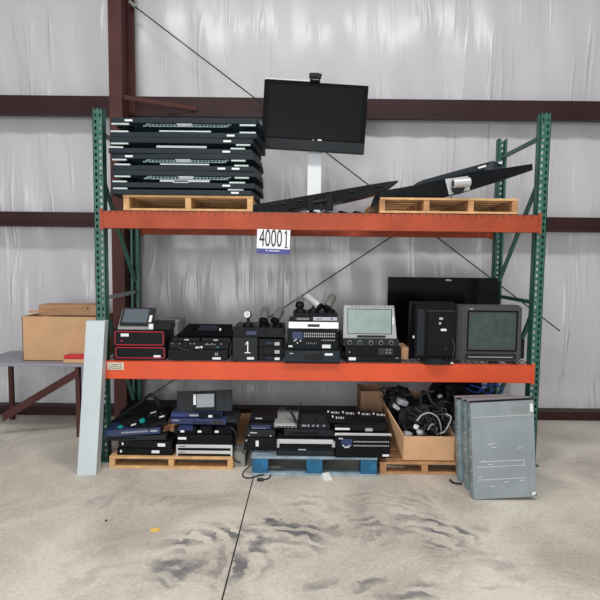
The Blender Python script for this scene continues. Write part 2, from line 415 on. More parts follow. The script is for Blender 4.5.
# ------------------------------------------------------------------ pallets
def pallet(x0, x1, Y, z, depth, h, label, mtop, mstr, posts=3, pw=.045, bottom=True, grp=None, rz=0, blocks=False):
    w = x1-x0; t = thing('wooden_pallet', label, 'pallet', ((x0+x1)/2, Y, z), (0, 0, rz), grp)
    bt = .018
    n = max(4, int(depth/.13)); bw = .09
    for k in range(n):
        y = (depth-bw)*k/(n-1)
        dz = random.uniform(-.0, .0)
        MB().box(-w/2+random.uniform(-.006, .006), y, h-bt, w/2+random.uniform(-.006, .006), y+bw, h, .002).build('deck_board', mtop, t)
    for k in range(posts):
        x = -w/2+(w-pw)*k/(posts-1)
        if blocks:
            for y in (0.0, depth/2-.06, depth-.12): MB().box(x, y+.003, bt if bottom else 0, x+pw, y+.12, h-bt, .002).build('block', mstr, t)
        else:
            MB().box(x, .004, bt, x+pw, depth-.004, h-bt, .002).build('stringer', mstr, t)
    if bottom:
        for k in range(4):
            y = (depth-bw)*k/3
            MB().box(-w/2, y, 0, w/2, y+bw, bt, .002).build('bottom_board', mtop if not blocks else 'palewood', t)
    return t
def px(x, y, Y): return at(x, y, Y).x
PH = .115
pallet(px(124, 203, YF), px(253, 203, YF), YF-.02, DU, .98, at(190, 196.5, YF).z-at(190, 212, YF).z, 'pine pallet on the top shelf under the stack of black panels', 'wood', 'wood', 3)
pallet(px(379, 203, YF), px(517, 203, YF), YF-.03, DU, .98, at(450, 197.5, YF).z-at(450, 213, YF).z, 'pine pallet on the top shelf under the tilted black panel', 'wood', 'wood2', 4)
YP = 4.06
HP = at(170, 457, YP).z
pallet(px(109, 463, YP), px(233, 463, YP), YP, 0, 1.2, HP, 'pale pine floor pallet at the left carrying two piles of devices', 'wood', 'wood', 3)
YQ = 3.95
pallet(px(252, 466, YQ), px(377, 466, YQ), YQ, 0, 1.1, at(310, 457, YQ).z, 'blue painted block pallet on the floor in the middle', 'palewood', 'bluewood', 3, .125, True, blocks=True)
YR = 4.0
pallet(px(380, 468, YR), px(470, 468, YR), YR, 0, 1.1, at(420, 462.5, YR).z, 'brown floor pallet under the cardboard box of cables', 'wood2', 'wood2', 3, .05)
HQ = at(310, 457, YQ).z; HR = at(420, 462.5, YR).z
pallet(px(240, 455, 4.7)-.02, px(252, 455, 4.7)+.02, 4.15, 0, .01+.98, HP*.8, 'grey weathered pallet edge between the pine and blue pallets', 'greywood', 'greywood', 2, .03) if False else None

# ------------------------------------------------------------------ electronics helper
def rect(par, name, u0, v0, u1, v1, m, W, H, th=.003, y=0, bev=0, label=None):
    o = MB().box((u0-.5)*W, y-th, v0*H, (u1-.5)*W, y, v1*H, bev).build(name, m, par)
    if label: o['label'] = label
    return o
def device(name, label, cat, X0, X1, ytop, ybot, Y, D, z, body='blackm', rot=(0, 0, 0), grp=None, bev=.004, feet=False, H=None):
    """box-bodied device: front face spans the pixels given, at distance Y"""
    a, b = at(X0, ybot, Y), at(X1, ybot, Y); W = b.x-a.x
    if H is None: H = at((X0+X1)/2, ytop, Y).z-at((X0+X1)/2, ybot, Y).z
    t = thing(name, label, cat, ((a.x+b.x)/2, Y, z), rot, grp)
    MB().box(-W/2, 0, 0, W/2, D, H, bev).build('body', body, t)
    return t, W, H
def grid(par, name, u0, v0, u1, v1, nx, nz, m, W, H, fill=.6, th=.004, stuff=False):
    b = MB(); cw = (u1-u0)*W/nx; ch = (v1-v0)*H/nz
    for i in range(nx):
        for k in range(nz):
            x = (u0-.5)*W+(i+.5)*cw; z = v0*H+(k+.5)*ch
            b.box(x-cw*fill/2, -th, z-ch*fill/2, x+cw*fill/2, 0, z+ch*fill/2)
    return b.build(name, m, par)
def knob(par, u, v, r, W, H, m='char', L=.02, y=0):
    return MB().lathe(((u-.5)*W, y, v*H), (0, -1, 0), [(0, r), (L*.8, r*.9), (L, r*.75)], 14).build('knob', m, par, True)

# ================= TOP SHELF: stack of nine display panels on the left pallet
zpal = DU+at(190, 196.5, YF).z-at(190, 212, YF).z
def display(flip, z, x0, x1, H, plate, rail, stick, strips, label, yaw):
    a, b = at(x0, 160, YF-.03), at(x1, 160, YF-.03); W = b.x-a.x; D = .7
    t = thing('display_panel', label, 'display panel', ((a.x+b.x)/2, YF-.035, z), (0, 0, yaw), 'black panels stacked on the top left pallet')
    FT = .04; hh_ = H-FT
    def zz(v): return (H-v) if flip else v       # v measured from the screen face
    b = MB()
    b.prism([(-W/2, 0), (W/2, 0), (W/2+.035, .35), (W/2+.02, D), (-W/2+.01, D), (-W/2-.02, .3)], zz(0), zz(FT), 'z', .005)
    b.build('bezel_frame', 'slate', t)
    h = MB()
    x0_, x1_ = -W/2+.13, W/2-.05
    h.loft([[(x0_, .035, zz(FT)), (x1_, .035, zz(FT)), (x1_+.03, D-.05, zz(FT)), (x0_, D-.05, zz(FT))],
            [(x0_+.06, .10, zz(H)), (x1_-.06, .10, zz(H)), (x1_-.03, D-.1, zz(H)), (x0_+.06, D-.1, zz(H))]])
    h.build('rear_cover', 'hump', t)
    for (xa, xb) in strips:
        xa2 = (xa-.5)*W; xb2 = (xb-.5)*W
        MB().box(xa2, .004, zz(FT), xb2, .03, zz(FT+.012), .001).build('foam_strip', 'strip', t)
    if plate:
        xs = (plate-.5)*W; p = MB(); p.box(xs-.055, .012, zz(FT-.004), xs+.055, .035, zz(FT+.02), .001); p.box(xs-.06, .004, zz(FT), xs+.06, .014, zz(FT+.008))
        p.build('bracket', 'plate', t)
    if rail:
        r_ = MB(); xa, xb = -.24*W, .28*W
        zc0, zc1 = zz(FT+.004), zz(FT+.024)
        zl, zh = min(zc0, zc1), max(zc0, zc1)
        if rail == 1:
            for i in range(22):
                x = xa+(xb-xa)*i/21; r_.box(x-.006, .014, zl, x+.006, .022, zh)
            r_.box(xa, .012, zl, xb, .02, zl+.005); r_.box(xa, .012, zh-.004, xb, .02, zh)
            for x in (xa-.02, xb+.02):
                r_.cyl((x, .01, (zl+zh)/2), (x, .03, (zl+zh)/2), .01); r_.box(x-.03, .01, zl, x+.005, .02, zl+.008); r_.box(x-.005, .01, zh-.004, x+.03, .02, zh+.003)
            r_.build('mounting_rail', 'rail', t)
        else:
            r_.box(xa+.08, .012, zl+.004, xb-.11, .02, zl+.014 if rail == 3 else zh)
            r_.build('mounting_rail', 'plate' if rail == 2 else 'strip', t)
    for u in stick:
        MB().box((u-.5)*W-.03, -.002, zz(FT*.35), (u-.5)*W+.03, 0, zz(FT*.7)).build('sticker', 'white', t)
    return t
PPM = F/YF
def hpx(n): return n/PPM
yb = 195.6
specs = [  # from bottom: flip, y top, y bottom, x0,x1, plate, rail, stickers, strips
 (0, 188.6, 195.6, 110, 252, 0, 0, (.88,), ((.02, .12), (.83, .94)), 'lowest panel of the black stack, lying directly on the pallet boards', .01),
 (0, 180, 188.6, 112, 255, .48, 2, (.8,), ((0, .1), (.82, .93)), 'second panel from the bottom of the black stack, grey bracket facing up', 0),
 (1, 171, 180, 113, 256, .51, 1, (), ((.01, .12), (.85, .95)), 'third panel from the bottom of the black stack, perforated rail underneath', .015),
 (0, 163, 171, 113, 254, 0, 3, (.77, .87), ((.01, .12), (.86, .96)), 'fourth panel from the bottom of the black stack, two white stickers at right', .0),
 (1, 154, 163, 112, 254, .5, 1, (.12,), ((0, .1), (.84, .94)), 'fifth panel of the black stack, middle one, bracket and rail underneath', -.01),
 (0, 145.5, 152.5, 109, 252, 0, 2, (.82,), ((0, .1), (.85, .95)), 'sixth panel from the bottom of the black stack, light grey bar along its back', .012),
 (1, 138, 145.5, 110, 253, 0, 0, (.82,), ((.01, .13), (.88, .98)), 'third panel from the top of the black stack, no bracket on it', .01),
 (0, 127.2, 136, 111, 257, 0, 3, (.82,), ((0, .12), (.88, .99)), 'second panel from the top of the black stack, white bar along its rear', 0),
 (1, 118.2, 127.2, 112, 257, .5, 1, (.12,), ((.0, .12), (.88, .99)), 'topmost panel of the black stack, white sticker near its left corner', 0)]
z = zpal
for k, (fp, y1, y0, x0, x1, pl, rl, stk, stp, lab, yw) in enumerate(specs):
    z = at(190, y0, YF-.035).z; H = at(190, y1, YF-.035).z-z
    if k == 0: z = zpal+.001
    elif z < ztop: H -= (ztop-z); z = ztop
    elif z > ztop+.004: z = ztop+.0005; H = at(190, y1, YF-.035).z-z
    display(fp, z, x0, x1, H, pl, rl, stk, stp, lab, yw); ztop = z+H

# ================= TV on a white post stand
YT = 4.74
c0 = at(314.5, 117, YT)
WT = (px(366.5, 117, YT)-px(262.5, 117, YT)); HT = at(314, 80, YT).z-at(314, 149, YT).z
t = thing('television', 'black flat television on a white post, standing above the top shelf', 'television', (c0.x, YT, DU), (0, 0, 0))
s = thing('screen_head', None, None); del_ = s
s.parent = t; s.location = (0, 0, c0.z-DU); s.rotation_euler = (R(-2), R(2.9), 0)
# one head mesh set directly on the stand
bpy.data.objects.remove(s)
HM = Matrix.Translation((0, 0, c0.z-DU)) @ Euler((R(0), R(2.9), 0)).to_matrix().to_4x4()
def head(mb, name, m, smooth=False):
    o = mb.build(name, m, t, smooth); o.matrix_basis = HM; return o
head(MB().box(-WT/2, 0, -HT/2, WT/2, .04, HT/2, .006), 'housing', 'gloss')
head(MB().box(-WT*.33, .04, -HT*.33, WT*.33, .09, HT*.33, .015), 'rear_cover', 'black')
head(MB().box(-WT/2+.05, -.003, -HT/2+.11, WT/2-.045, .0, HT/2-.035), 'screen', 'tvglass')
head(MB().box(-WT/2+.004, -.005, -HT/2+.004, WT/2-.004, 0, -HT/2+.092, .002), 'speaker_bar', 'char')
head(MB().box(.04, -.007, -HT/2+.094, .075, -.003, -HT/2+.104), 'sticker', 'white')
head(MB().box(-.008, -.006, -HT/2+.094, .008, -.003, -HT/2+.1), 'emblem', 'plate')
zc = c0.z-DU
p0 = px(307.3, 180, YT+.1)-c0.x; p1 = px(321.3, 180, YT+.1)-c0.x
MB().box(p0, .1, .02, p1, .15, zc+.1, .004).build('post', 'whitepaint', t)
MB().box(p0-.22, -.1, .003, p1+.22, .3, .02, .004).build('base_plate', 'whitepaint', t)
# silver shelf strip along top left and camera
head(MB().box(-WT/2+.01, -.012, HT/2, -.06, .03, HT/2+.012, .002), 'top_rail', 'alum')
cz = at(315, 82, YT); t2 = thing('video_camera', 'small dark conference camera perched on top of the television', 'camera', (cz.x, YT+.0, HM.to_translation().z+DU+HT/2-.002), (0, R(2.5), 0))
MB().box(-.045, -.03, 0, .045, .04, .018, .004).build('base', 'black', t2)
MB().box(-.04, -.02, .018, -.028, .02, .06, .003).build('yoke_arm', 'char', t2); MB().box(.028, -.02, .018, .04, .02, .06, .003).build('yoke_arm', 'char', t2)
MB().lathe((-.052, .0, .055), (1, -.12, 0), [(0, .02), (.004, .026), (.1, .026), (.104, .02)]).build('camera_head', 'char', t2, True)
MB().lathe((.035, -.015, .055), (.15, -1, 0), [(0, .018), (.018, .02), (.02, .014)]).build('lens', 'glassclear', t2, True)

# ================= flat panel lying tilted on the shelf, seen from its lower edge
YM = 4.19
fs = []
for x, yt, ybm in ((246, 206.5, 209.5), (256, 204, 212), (300, 196.5, 207.5), (330, 191.3, 203), (372, 184, 193.5), (391, 181, 188), (398, 180.2, 182.2)):
    a = at(x, yt, YM); b = at(x, ybm, YM); fs.append([(a.x, YM, b.z), (a.x, YM+.015, a.z), (a.x, YM+.33, a.z-.005), (a.x, YM+.34, b.z)])
mo = Vector((at(256, 212, YM).x, YM, DU)); t = thing('flat_monitor', 'black flat monitor lying tilted beneath the television, left edge down on the shelf', 'monitor', mo)
MB().loft([[Vector(p)-mo for p in r] for r in fs]).build('housing', 'black', t)
def MP(x, y, dy=0): return Vector(at(x, y, YM+dy))-mo
k_ = MB()
for x, y in ((273, 204.5), (284, 203), (300, 200.5), (352, 191), (380, 186)): c_ = MP(x, y, -.002); k_.box(c_.x-.02, c_.y, c_.z-.004, c_.x+.02, c_.y+.01, c_.z+.004)
k_.build('vent_slot', 'char', t)
for (x0, x1, y0, y1) in ((307, 314, 198, 211), (325, 333, 195, 211)):
    a, b = MP(x0, y0), MP(x1, y1); MB().box(a.x, -.035, max(b.z, .004), b.x, .0, a.z, .006).build('mount_bracket', 'blackm', t)
a, b = MP(312, 204), MP(327, 210); MB().box(a.x, -.03, b.z, b.x, -.002, a.z, .004).build('mount_plate', 'black', t)
MB().cyl(MP(313, 202, -.04), MP(327, 200, -.04), .011).build('hinge', 'char', t, True)
MB().cyl(MP(321, 204, -.035), Vector((MP(321, 204).x, -.035, .004)), .009).build('hinge_pin', 'char', t, True)
t = thing('crumpled_cover', 'crumpled black plastic scraps lying under the tilted flat monitor', 'scrap', (px(345, 212, 4.25), 4.22, DU))
m = MB(); rnd = random.Random(3)
for k in range(9):
    x = -.42+.12*k; h = .01+.02*rnd.random(); m.loft([[(x, 0, 0), (x+.1, .02, 0), (x+.09, .2, 0), (x-.02, .18, 0)], [(x+.02, .03, h), (x+.07, .05, h*.6), (x+.06, .15, h), (x+.01, .14, h*.7)]])
m.build('scrap_sheet', 'black', t)

# ================= two black panels on the right-hand pallet
zr = DU+at(450, 197.5, YF).z-at(450, 213, YF).z
def sec(xp, yt, ybm, Y, d, inset=.03):
    a = at(xp, yt, Y); b = at(xp, ybm, Y)
    return [(a.x, Y, b.z), (a.x, Y+inset, a.z), (a.x, Y+d, a.z), (a.x, Y+d, b.z)]
def poly_thing(name, label, cat, secs, pname, m, origin=None):
    o = Vector(origin); t = thing(name, label, cat, o)
    b = MB(); b.loft([[Vector(p)-o for p in r] for r in secs]); b.build(pname, m, t); return t, o
Y1 = YF-.02
secs = [sec(371.5, 206.5, 208.5, Y1-.02, .1, .01), sec(376, 195, 205, Y1-.02, .12, .01), sec(380, 191.5, 197, Y1, .12, .01), sec(392, 189, 196.7, Y1, .12, .01), sec(418, 184.5, 196.6, Y1, .12, .01), sec(447, 178, 196.4, Y1, .12, .01), sec(470, 172, 190.5, Y1, .12, .01), sec(500, 168.5, 181, Y1, .12, .01), sec(533, 163.5, 170, Y1, .12, .01)]
t, o = poly_thing('flat_display', 'large black display resting tilted on the right pallet, its tip pointing right', 'display', secs, 'housing', 'black', (at(450, 197, Y1).x, Y1, zr))
a = at(443, 179, Y1)-o
# lighter edge line, bracket and tube-like camera mount
pz = at(457, 187, Y1)-o
m = MB().loft([[Vector(at(*p, Y1-.01))-o for p in ((445, 179), (468, 176), (470, 190), (449, 195))], [Vector(at(*p, Y1-.002))-o for p in ((445, 179), (468, 176), (470, 190), (449, 195))]])
m.build('mounting_plate', 'alum', t)
m = MB().lathe(Vector(at(453, 183.5, Y1-.07))-o, (1, .05, .1), [(0, .032), (.004, .036), (.13, .036), (.135, .03)]).build('tube_fitting', 'silver', t, True)
MB().lathe(Vector(at(452.7, 183.5, Y1-.07))-o, (-1, -.05, -.1), [(-.002, .026), (.002, .024)]).build('tube_mouth', 'ink', t)
MB().cyl(Vector(at(458, 188, Y1-.04))-o, Vector(at(458, 188, Y1))-o, .05).build('collar', 'black', t, True)
Y2 = Y1+.13
secs = [sec(419, 181.5, 195, Y2, .35, .02), sec(424, 179.5, 194, Y2, .4, .02), sec(460, 169.5, 186, Y2, .4, .02), sec(494, 160.2, 169.5, Y2, .45, .03), sec(503, 162.5, 169, Y2, .45, .03), sec(505, 166, 168, Y2, .4, .01)]
t, o = poly_thing('flat_display', 'smaller dark display lying on top of the large tilted display at right', 'display', secs, 'housing', 'slate', (at(460, 180, Y2).x, Y2, at(425, 194, Y2).z))
m = MB().loft([[Vector(at(*p, Y2-.004))-o for p in ((478, 167), (486, 164.8), (486.4, 166.6), (478.4, 168.8))], [Vector(at(*p, Y2))-o for p in ((478, 167), (486, 164.8), (486.4, 166.6), (478.4, 168.8))]]); m.build('sticker', 'white', t)
m = MB().loft([[Vector(at(*p, Y2-.004))-o for p in ((498, 161.5), (502, 162.5), (502, 164), (499, 163.5))], [Vector(at(*p, Y2+.01))-o for p in ((498, 161.5), (502, 162.5), (502, 164), (499, 163.5))]]); m.build('corner_clip', 'white', t)

# ================= MIDDLE SHELF
YS = YF-.02
# -- two black units with red outline
def outline(t, W, H, m='red', e=.006, u0=.06, u1=.97, v0=.1, v1=.92):
    xa, xb, za, zb = (u0-.5)*W, (u1-.5)*W, v0*H, v1*H; r = .014
    pts = []
    for cx, cz, s in ((xb-r, zb-r, 0), (xa+r, zb-r, 90), (xa+r, za+r, 180), (xb-r, za+r, 270)):
        for k in range(5):
            a_ = R(s+k*22.5); pts.append((cx+r*math.cos(a_), -.003, cz+r*math.sin(a_)))
    pts.append(pts[0]); o = MB().tube(pts, e/2, 6, 1).build('red_outline', m, t); o['label'] = 'red outline'
zA = DM
t, W, H = device('player_unit', 'black unit with red outlined front, lower of the two at the far left', 'player', 113, 166, 346.5, 359.6, YS, .42, zA, 'blackm')
outline(t, W, H, v0=.14); rect(t, 'sticker', .77, .2, .9, .36, 'white', W, H); rect(t, 'front_panel', .09, .2, .6, .86, 'black', W, H, .002)
grid(t, 'button_row', .66, .55, .86, .75, 5, 2, 'char', W, H)
zB = zA+H
t, W, H = device('player_unit', 'black unit with red outlined front, upper of the two under the touch screen', 'player', 112, 165, 330.5, 346.5, YS, .42, zB+.001, 'blackm')
outline(t, W, H); rect(t, 'sticker', .17, .62, .32, .8, 'white', W, H); rect(t, 'front_panel', .4, .18, .92, .86, 'black', W, H, .002); rect(t, 'emblem', .17, .3, .2, .38, 'red', W, H)
zC = zB+H+.001
# wedge touch terminal
a = at(118, 330, YS); Wt = px(152, 330, YS+.1)-px(119, 330, YS+.1)
t = thing('touch_terminal', 'grey wedge touch terminal with a bright tilted screen at the far left', 'touch screen', (px(134, 330, YS+.05), YS+.05, zC))
MB().prism([(0, 0), (.26, 0), (.26, .05), (.16, .16), (.14, .16), (.02, .02)], -Wt/2, Wt/2, 'x', .003).build('wedge_body', 'grey', t)
hT = at(134, 306.5, YS+.2).z-at(134, 322, YS+.2).z
Q = Matrix.Translation((.012, .02, .03)) @ Matrix.Rotation(R(-40), 4, 'X')
o = MB().box(-Wt/2+.0, -.014, 0, Wt/2+.0, .004, .17, .004).build('bezel', 'char', t); o.matrix_basis = Q
o = MB().box(-Wt/2+.02, -.018, .02, Wt/2-.05, -.014, .152).build('screen', 'lcd', t); o.matrix_basis = Q
o = MB().box(Wt/2-.036, -.018, .025, Wt/2-.014, -.014, .09).build('sticker', 'white', t); o.matrix_basis = Q
t, W, H = device('small_box', 'small black box with white label beside the wedge touch terminal', 'box', 149, 171, 323, 330.2, YS+.04, .2, zC, 'black', rot=(0, 0, R(4)))
rect(t, 'sticker', .0, .1, .2, .85, 'white', W, H)
t, W, H = device('equipment_case', 'plain light grey metal case behind the red outlined units', 'case', 160, 178, 326, 358, YS+.3, .3, DM, 'grey')
# -- touch panel pile
t, W, H = device('mixer_unit', 'low black mixer unit under the sloping touch panel, white sticker at its base', 'mixer', 168, 228, 349, 359.6, YS, .4, DM, 'blackm')
rect(t, 'sticker', .74, .1, .88, .3, 'white', W, H); rect(t, 'front_panel', .03, .1, .6, .9, 'black', W, H, .003); grid(t, 'button_row', .78, .45, .84, .75, 2, 2, 'lite', W, H)
z1 = DM+H
t, W, H = device('control_unit', 'black control unit with green lamps between mixer and sloping touch panel', 'control unit', 169, 229, 341.5, 349, YS+.01, .38, z1+.001, 'blackm')
rect(t, 'sticker', .44, .15, .56, .42, 'white', W, H); 
for k, u in enumerate((.12, .3, .6, .68, .76, .84, .9)): knob(t, u, .5, .009, W, H)
rect(t, 'lamp', .8, .25, .83, .42, 'teal', W, H)
for k, u in enumerate((.06, .18, .36, .42, .64, .72, .87)): knob(t, u, .75, .006, W, H, 'grey', .01)
grid(t, 'connector_row', .6, .55, .78, .8, 5, 1, 'grey', W, H, .5, .005)
z2 = z1+H+.001
for (xa, xb, lab) in ((172, 200, 'left small black cable module under the sloping touch panel'), (201, 229, 'right small black cable module under the sloping touch panel')):
    t, W, H = device('cable_module', lab, 'module', xa, xb, 337, 341.5, YS+.01, .2, z2, 'black')
    for u in (.15, .4, .65, .85): knob(t, u, .5, .01, W, H, 'char', .012)
    rect(t, 'sticker', .45, .3, .6, .6, 'lite', W, H)
z3 = z2+H
t = thing('touch_console', 'wide black touch panel sloping back beside the box marked 1', 'touch screen', (px(205, 337, YS+.04), YS+.02, z3+.001))
W = px(233, 337, YS)-px(179, 337, YS); Q = Matrix.Rotation(R(-58), 4, 'X')
m = MB(); m.loft([[(-W/2, -.02, .015), (W/2+.02, -.02, .015), (W/2+.02, 0, 0), (-W/2, 0, 0)], [(-W/2+.06, .14, .09), (W/2-.01, .14, .09), (W/2-.01, .16, .0), (-W/2+.06, .16, .0)]])
m.build('housing', 'black', t)
def sl(u, v, d=.002):   # point on slope face
    x0 = -W/2+.06*v; x1 = W/2+.02-.03*v
    return Vector((x0+(x1-x0)*u, -.02+.16*v, .015+.075*v)) + Vector((0, -.42, .9))*d
def slq(par, name, u0, v0, u1, v1, m_, d=.004):
    MB().loft([[sl(u0, v0, 0), sl(u1, v0, 0), sl(u1, v1, 0), sl(u0, v1, 0)], [sl(u0, v0, d), sl(u1, v0, d), sl(u1, v1, d), sl(u0, v1, d)]]).build(name, m_, par)
slq(t, 'screen_bezel', .2, .3, .82, .95, 'gloss', .003); slq(t, 'screen', .3, .42, .7, .85, 'lcd3', .005); slq(t, 'sticker', .73, .4, .76, .6, 'white', .005)
# -- box marked 1 with rack units
t, W, H = device('equipment_case', 'dark grey case with a handwritten 1 on its front', 'case', 232.5, 257.5, 336.5, 360, YS-.01, .4, DM, 'char')
MB().prism([(-.002, H*.6-.05), (.044, H*.6-.05), (.044, H*.6-.043), (.026, H*.6-.043), (.026, H*.6+.045), (.018, H*.6+.045), (.0, H*.6+.022), (.003, H*.6+.018), (.017, H*.6+.03), (.017, H*.6-.043), (-.002, H*.6-.043)], -.002, 0, 'y').build('numeral', 'white', t)
rect(t, 'sticker', .58, .07, .86, .17, 'white', W, H)
z1 = DM+H
zz_ = DM
for k, (yt, ybm, lab) in enumerate(((354, 360, 'lowest black rack unit right of the case marked 1'), (346, 354, 'second black rack unit up, right of the case marked 1'), (338, 346, 'third black rack unit up, right of the case marked 1, blue label'))):
    t, W, H = device('rack_unit', lab, 'rack unit', 258.5, 283, yt, ybm, YS+.0, .4, zz_+.0005, 'blackm', grp='rack units beside the case marked 1')
    rect(t, 'face_plate', .02, .06, .98, .94, 'black', W, H, .003)
    grid(t, 'connector_row', .3, .3, .6, .65, 5, 1, 'char' if k == 1 else 'blue', W, H, .6, .006)
    rect(t, 'sticker', .66, .2, .86, .6, 'lite' if k else 'white', W, H, .004)
    zz_ += H+.0005
ztop1 = max(z1, zz_)
t, W, H = device('video_mixer', 'black video mixer with knobs lying across the case marked 1', 'mixer', 233, 284, 326.5, 336.5, YS, .36, ztop1+.001, 'black')
rect(t, 'display_strip', .26, .25, .46, .6, 'blue', W, H)
for u in (.08, .15, .22, .5, .58, .66, .9): knob(t, u, .5, .009, W, H, 'char', .012)
grid(t, 'button_row', .7, .2, .86, .7, 4, 2, 'char', W, H)
zt = ztop1+H+.001
def dome_cam(xp, yt, ybm, Y, z, tilt, az, label, mcol, L=.12, r=.03, grp=None, white=False):
    """small PTZ camera: base, yoke, barrel pointing az/tilt"""
    p = at(xp, ybm, Y); Ht = at(xp, yt, Y).z-at(xp, ybm, Y).z
    t = thing('conference_camera', label, 'camera', (p.x, Y+.05, z), group=grp)
    MB().lathe((0, 0, 0), (0, 0, 1), [(0, .045), (.012, .045), (.022, .036), (.03, .03)]).build('base', 'black', t, True)
    hz = max(.055, Ht-r*1.1)
    MB().box(-.012, .005, .02, .012, .03, hz, .004).build('neck', 'black', t)
    d = Vector((math.sin(az)*math.cos(tilt), -math.cos(az)*math.cos(tilt), math.sin(tilt)))
    c = Vector((0, .0, hz)) - d*L*.5
    MB().lathe(c, d, [(0, r*.8), (L*.08, r), (L*.85, r), (L*.9, r*1.02)], 20).build('barrel', mcol, t, True)
    MB().lathe(c+d*L*.9, d, [(0, r*1.05), (L*.1, r*1.05), (L*.1, r*.7), (L*.05, r*.6)], 20).build('lens_ring', 'white' if white else 'black', t, True)
    MB().lathe(c+d*L*.93, d, [(0, r*.62), (.004, r*.4)], 16).build('lens', 'glassclear' if not white else 'lite', t, True)
    return t
g_ = 'cylinder cameras on the equipment piles'
dome_cam(247.5, 311, 326, YS+.02, zt, R(8), R(-8), 'camera with a white disc lens on the mixer over the case marked 1', 'char', .07, .024, white=True)
dome_cam(264, 310, 326, YS+.02, zt, R(-38), R(-4), 'left of two grey barrel cameras right of the white-lens camera', 'camg', .15, .036)
dome_cam(277.5, 310, 326, YS+.02, zt, R(-36), R(-22), 'right of two grey barrel cameras right of the white-lens camera', 'camg', .15, .034)
# small leads draped in the gaps of the shelf piles
for lab, pp_, r_c in (('thin black lead draped over the front of the low mixer unit', [(176, 342), (180, 348), (190, 350), (197, 346), (203, 351)], .004),
                      ('black lead hanging between the low mixer and the case marked 1', [(229, 338), (231, 345), (230, 352), (231.5, 358)], .006),
                      ('grey lead curling between the case marked 1 pile and the large codec', [(283, 335), (286, 342), (284, 350), (285, 357)], .005)):
    o = MB().tube([at(x, y, YS-.03) for x, y in pp_], r_c, 6); tag(o.build('cable', 'char' if r_c == .005 else 'cable', smooth=True), lab, 'cable')
# -- codec stack
t, W, H = device('codec_unit', 'large charcoal codec with dark display window, bottom of the central stack', 'codec', 284, 340.5, 349.5, 361.8, YS-.07, .42, DM, 'slate', bev=.012)
rect(t, 'display_window', .36, .28, .68, .72, 'gloss', W, H, .003); rect(t, 'sticker', .72, .64, .86, .82, 'white', W, H); rect(t, 'emblem', .1, .74, .16, .82, 'lite', W, H)
grid(t, 'button_row', .42, .4, .62, .5, 6, 1, 'char', W, H, .5, .005)
z1 = DM+H
t, W, H = device('patch_panel', 'black patch panel with rows of sockets in the central stack', 'patch panel', 287.5, 337, 328.5, 349.3, YS-.02, .36, z1+.001, 'black')
rect(t, 'blue_panel', .1, .5, .3, .85, 'blue', W, H); grid(t, 'socket_row', .32, .58, .96, .84, 16, 2, 'lite', W, H, .55); grid(t, 'connector_row', .68, .42, .96, .5, 9, 1, 'lite', W, H, .5)
rect(t, 'sticker', .7, .08, .87, .25, 'white', W, H); rect(t, 'sticker', .02, .12, .1, .2, 'white', W, H)
for u, v in ((.14, .42), (.2, .32), (.26, .42), (.17, .48)): knob(t, u, v, .006, W, H, 'white', .006)
wm = MB(); pts = [(-.05+.012*k, -.004, .045+(.014 if k % 2 else 0)) for k in range(8)]; wm.tube(pts, .0015, 4, 1); wm.build('scribble', 'lite', t)
z1 += H+.001
t, W, H = device('codec_unit', 'silver fronted codec with small black window in the central stack', 'codec', 288.5, 338.5, 320.8, 328.3, YS-.03, .36, z1+.001, 'char')
rect(t, 'silver_front', 0, 0.06, 1, .96, 'alum', W, H, .01, bev=.003); rect(t, 'display_window', .38, .3, .62, .66, 'gloss', W, H, .013)
z1 += H+.001
t, W, H = device('set_top_unit', 'thin grey slotted unit directly under the three cameras', 'set top unit', 293, 338, 316.3, 320.6, YS, .34, z1+.001, 'char')
rect(t, 'silver_front', .45, .1, .98, .9, 'plate', W, H, .003); grid(t, 'slot_row', .02, .2, .42, .7, 1, 3, 'grey', W, H, .7); knob(t, .86, .5, .008, W, H, 'bluelab', .006); grid(t, 'button_row', .52, .3, .66, .7, 4, 1, 'ink', W, H)
z1 += H+.001
t, W, H = device('docking_base', 'slim black tray holding the three cameras on the central stack', 'tray', 293, 337.5, 312.8, 316.2, YS, .3, z1+.001, 'black')
z1 += H+.001
dome_cam(300, 298.5, 313, YS+.0, z1+.001, R(-26), R(-4), 'leftmost of three cameras on the central stack, facing forward', 'camg', .1, .034)
dome_cam(313.5, 298, 313, YS+.0, z1+.001, R(-30), R(52), 'silver barrel camera in the middle of three on the central stack, turned right', 'silver', .17, .03)
dome_cam(330, 298, 313, YS+.0, z1+.001, R(-42), R(-30), 'rightmost of three cameras on the central stack, angled down', 'camg', .15, .034)
# cables hanging beside the stack
cm = MB(); rnd = random.Random(5)
for k in range(6):
    x0 = px(339+rnd.random()*5, 340, YS); pts = [(x0+rnd.uniform(-.02, .025), YS+.05+rnd.uniform(0, .1), DM+.005+.24*(1-q/5)) for q in range(6)]
    cm.tube(pts, .005, 6, 4)
tag(cm.build('cable_bundle', 'cable', smooth=True), 'bundle of black cables hanging between the central stack and silver monitor', 'cable', kind='stuff')
